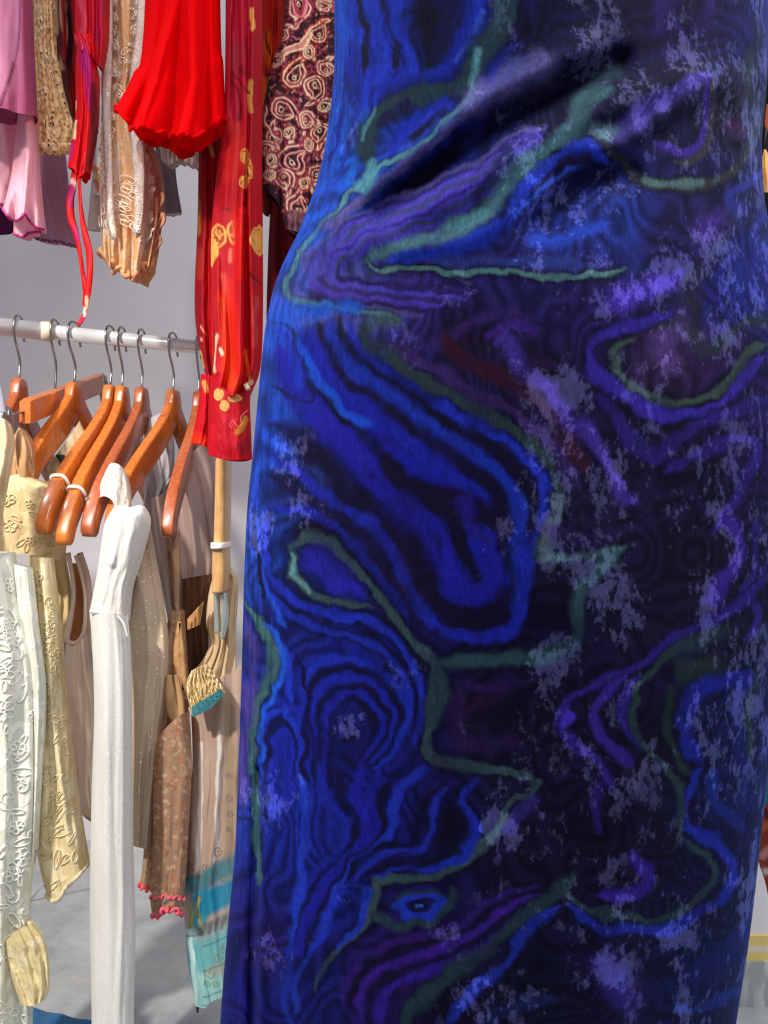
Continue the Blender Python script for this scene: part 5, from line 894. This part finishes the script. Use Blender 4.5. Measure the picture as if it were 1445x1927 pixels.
# top right loop
S_([(1135, 268), (1180, 238), (1240, 196), (1290, 164), (1334, 138)], 28, (92, 78, 186), 0.7); S_([(1334, 150), (1330, 200), (1332, 240), (1314, 274), (1272, 284), (1234, 268)], 18, (78, 50, 166), 0.5); S_([(1270, 220), (1290, 190)], 30, (22, 16, 46), 0.7)
S_([(1344, 150), (1340, 220), (1334, 270), (1306, 300), (1262, 306)], 14, (66, 66, 72), 0.6); S_([(1130, 240), (1150, 290), (1200, 336), (1250, 346), (1330, 346), (1380, 320), (1410, 270), (1426, 210), (1412, 150), (1436, 60), (1444, -60)], 20, (58, 66, 66), 0.6, 0.9, 8); S_([(1210, 340), (1260, 346), (1316, 346)], 12, (100, 130, 132), 0.7); S_([(1380, 230), (1392, 250)], 26, (86, 58, 108), 0.8); S_([(1150, 250), (1128, 246)], 22, (92, 130, 136), 0.7); S_([(1160, 130), (1120, 180), (1086, 210)], 26, (56, 84, 92), 0.9, 0.7)
S_([(1440, 320), (1400, 350), (1372, 370), (1400, 400)], 14, (56, 60, 160), 0.7); S_([(1448, 0), (1446, 110)], 26, (36, 40, 120), 0.7); S_([(1250, -40), (1246, 30), (1240, 60)], 22, (52, 32, 110), 0.8); S_([(1330, -40), (1340, 20)], 22, (60, 36, 120), 0.8)
# lower right arcs
S_([(1360, 970), (1384, 1000), (1394, 1030), (1376, 1076), (1344, 1112), (1346, 1140)], 26, (66, 42, 156), 0.6); S_([(1420, 980), (1420, 1060), (1400, 1120), (1430, 1160), (1400, 1210)], 16, (56, 38, 144), 0.6); S_([(1450, 1040), (1420, 1110), (1350, 1160), (1260, 1212), (1200, 1250), (1140, 1280), (1080, 1310), (1052, 1350), (1080, 1400), (1130, 1440), (1150, 1480)], 18, (52, 36, 140), 0.6, 1, 10)
S_([(1180, 1270), (1132, 1310), (1116, 1350), (1140, 1400), (1190, 1440)], 16, (58, 40, 156), 0.6, 1, 8); S_([(1206, 1270), (1178, 1310), (1176, 1370), (1214, 1410)], 15, (54, 38, 146), 0.6, 1, 6); S_([(1062, 1360), (1068, 1340)], 16, (80, 60, 220), 0.7)
S_([(1364, 1180), (1290, 1214), (1228, 1260), (1194, 1310), (1192, 1370), (1220, 1410), (1270, 1466), (1284, 1530), (1262, 1600)], 14, (44, 66, 70), 0.5, 0.9, 6); S_([(1290, 1264), (1340, 1262)], 40, (38, 58, 58), 0.7); S_([(1290, 1220), (1358, 1190)], 22, (42, 62, 78), 0.7); S_([(1260, 1300), (1258, 1380), (1290, 1450)], 12, (36, 54, 56), 0.6)
S_([(1424, 1280), (1360, 1284), (1312, 1304), (1290, 1350), (1296, 1390), (1312, 1430)], 28, (32, 40, 158), 0.5, 1, 12); S_([(1384, 1300), (1394, 1400), (1404, 1500)], 20, (26, 34, 110), 0.7); S_([(1430, 1260), (1410, 1330), (1410, 1420)], 12, (42, 60, 62), 0.6)
S_([(860, 1300), (860, 1390), (900, 1400), (990, 1400)], 20, (48, 26, 82), 0.7, 0.8); S_([(880, 1290), (960, 1290), (1040, 1260)], 16, (50, 30, 96), 0.7, 0.8)
S_([(1010, 990), (1100, 1010), (1160, 1000), (1240, 980)], 16, (40, 26, 76), 0.7); S_([(960, 1340), (990, 1300), (1040, 1280)], 30, BK, 0.8)
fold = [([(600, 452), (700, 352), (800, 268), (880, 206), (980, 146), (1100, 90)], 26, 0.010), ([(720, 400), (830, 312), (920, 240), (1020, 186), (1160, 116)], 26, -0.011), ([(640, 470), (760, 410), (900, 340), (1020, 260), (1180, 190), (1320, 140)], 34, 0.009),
        ([(760, 470), (900, 440), (1000, 350), (1060, 290), (1140, 270)], 24, 0.006), ([(1020, 420), (1100, 350), (1180, 330)], 30, -0.009), ([(1350, 160), (1200, 250), (1130, 290)], 20, 0.005),
        ([(1380, 140), (1400, 300), (1370, 420)], 18, 0.006), ([(1420, 100), (1436, 240), (1420, 400)], 14, -0.006), ([(1000, 1450), (980, 1650), (960, 1900)], 60, -0.006), ([(1200, 1500), (1160, 1700), (1150, 1927)], 50, 0.006),
        ([(488, 1450), (476, 1700), (474, 1927)], 9, -0.016), ([(500, 1450), (492, 1700), (490, 1927)], 12, 0.007), ([(1100, 560), (1000, 800), (1020, 1100)], 140, 0.012)]
OPT['wob'] = True
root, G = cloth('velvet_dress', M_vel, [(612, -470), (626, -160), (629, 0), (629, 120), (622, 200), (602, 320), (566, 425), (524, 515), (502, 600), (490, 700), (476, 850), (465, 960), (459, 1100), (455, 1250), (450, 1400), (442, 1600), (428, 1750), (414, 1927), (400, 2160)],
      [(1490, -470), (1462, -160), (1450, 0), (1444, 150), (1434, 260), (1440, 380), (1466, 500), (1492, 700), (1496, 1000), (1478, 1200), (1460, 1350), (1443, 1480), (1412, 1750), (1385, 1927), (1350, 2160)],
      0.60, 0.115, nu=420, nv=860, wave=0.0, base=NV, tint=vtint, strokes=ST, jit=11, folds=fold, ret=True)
# crushed pile map: flattened pile whose sheen is painted into the colour
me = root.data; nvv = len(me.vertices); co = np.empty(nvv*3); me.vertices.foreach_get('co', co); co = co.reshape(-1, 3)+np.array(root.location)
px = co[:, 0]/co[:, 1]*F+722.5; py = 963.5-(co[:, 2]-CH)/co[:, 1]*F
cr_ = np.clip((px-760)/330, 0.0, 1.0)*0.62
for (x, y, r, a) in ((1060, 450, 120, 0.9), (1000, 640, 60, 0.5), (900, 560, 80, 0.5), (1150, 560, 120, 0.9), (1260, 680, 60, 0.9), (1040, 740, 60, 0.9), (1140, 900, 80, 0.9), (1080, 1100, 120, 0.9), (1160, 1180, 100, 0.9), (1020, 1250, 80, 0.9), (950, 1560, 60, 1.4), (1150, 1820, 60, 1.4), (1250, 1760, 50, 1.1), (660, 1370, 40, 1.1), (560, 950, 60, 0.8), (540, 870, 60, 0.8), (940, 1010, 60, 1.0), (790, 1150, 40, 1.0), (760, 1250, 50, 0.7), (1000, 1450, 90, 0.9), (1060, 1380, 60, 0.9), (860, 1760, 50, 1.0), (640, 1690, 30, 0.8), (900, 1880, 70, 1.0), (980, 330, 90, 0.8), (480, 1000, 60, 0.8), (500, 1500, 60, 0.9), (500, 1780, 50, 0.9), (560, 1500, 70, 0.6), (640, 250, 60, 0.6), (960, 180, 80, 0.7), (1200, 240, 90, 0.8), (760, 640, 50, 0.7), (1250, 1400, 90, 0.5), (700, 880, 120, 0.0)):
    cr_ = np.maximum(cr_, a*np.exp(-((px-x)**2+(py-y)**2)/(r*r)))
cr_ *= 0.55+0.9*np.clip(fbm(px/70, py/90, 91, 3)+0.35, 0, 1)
a = me.attributes.new('crush_sheen', 'FLOAT', 'POINT'); a.data.foreach_set('value', cr_.astype(np.float32))
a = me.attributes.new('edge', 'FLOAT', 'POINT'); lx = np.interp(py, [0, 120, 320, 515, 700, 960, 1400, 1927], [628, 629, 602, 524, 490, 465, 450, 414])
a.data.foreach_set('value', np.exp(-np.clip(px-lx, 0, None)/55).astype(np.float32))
OPT['wob'] = False
tag(root, 'sleeveless blue and purple marbled crushed velvet dress filling the foreground', 'dress')
# the overlapping side panel at the slit, lower left
cloth('side_panel', M_vel, [(455, 1440), (446, 1560), (430, 1740), (416, 1927), (402, 2160)], [(476, 1440), (484, 1600), (486, 1760), (482, 1927), (480, 2160)], (0.60, 0.60), 0.012, nu=40, nv=200, wave=0.004, wf=1.5, parent=root, base=(20, 20, 110), jit=5,
      strokes=[([(456, 1420), (452, 1520), (446, 1570)], 14, (64, 50, 190), 0.6), ([(460, 1560), (468, 1660)], 22, (12, 10, 60), 0.6), ([(440, 1700), (460, 1760), (450, 1800)], 20, (14, 12, 70), 0.6), ([(432, 1740), (428, 1820)], 12, (30, 40, 150), 0.6), ([(425, 1830), (470, 1880)], 14, (12, 10, 60), 0.6), ([(470, 1700), (476, 1800)], 10, (34, 34, 160), 0.6), ([(424, 1890), (432, 1960)], 10, (80, 110, 110), 0.6)])
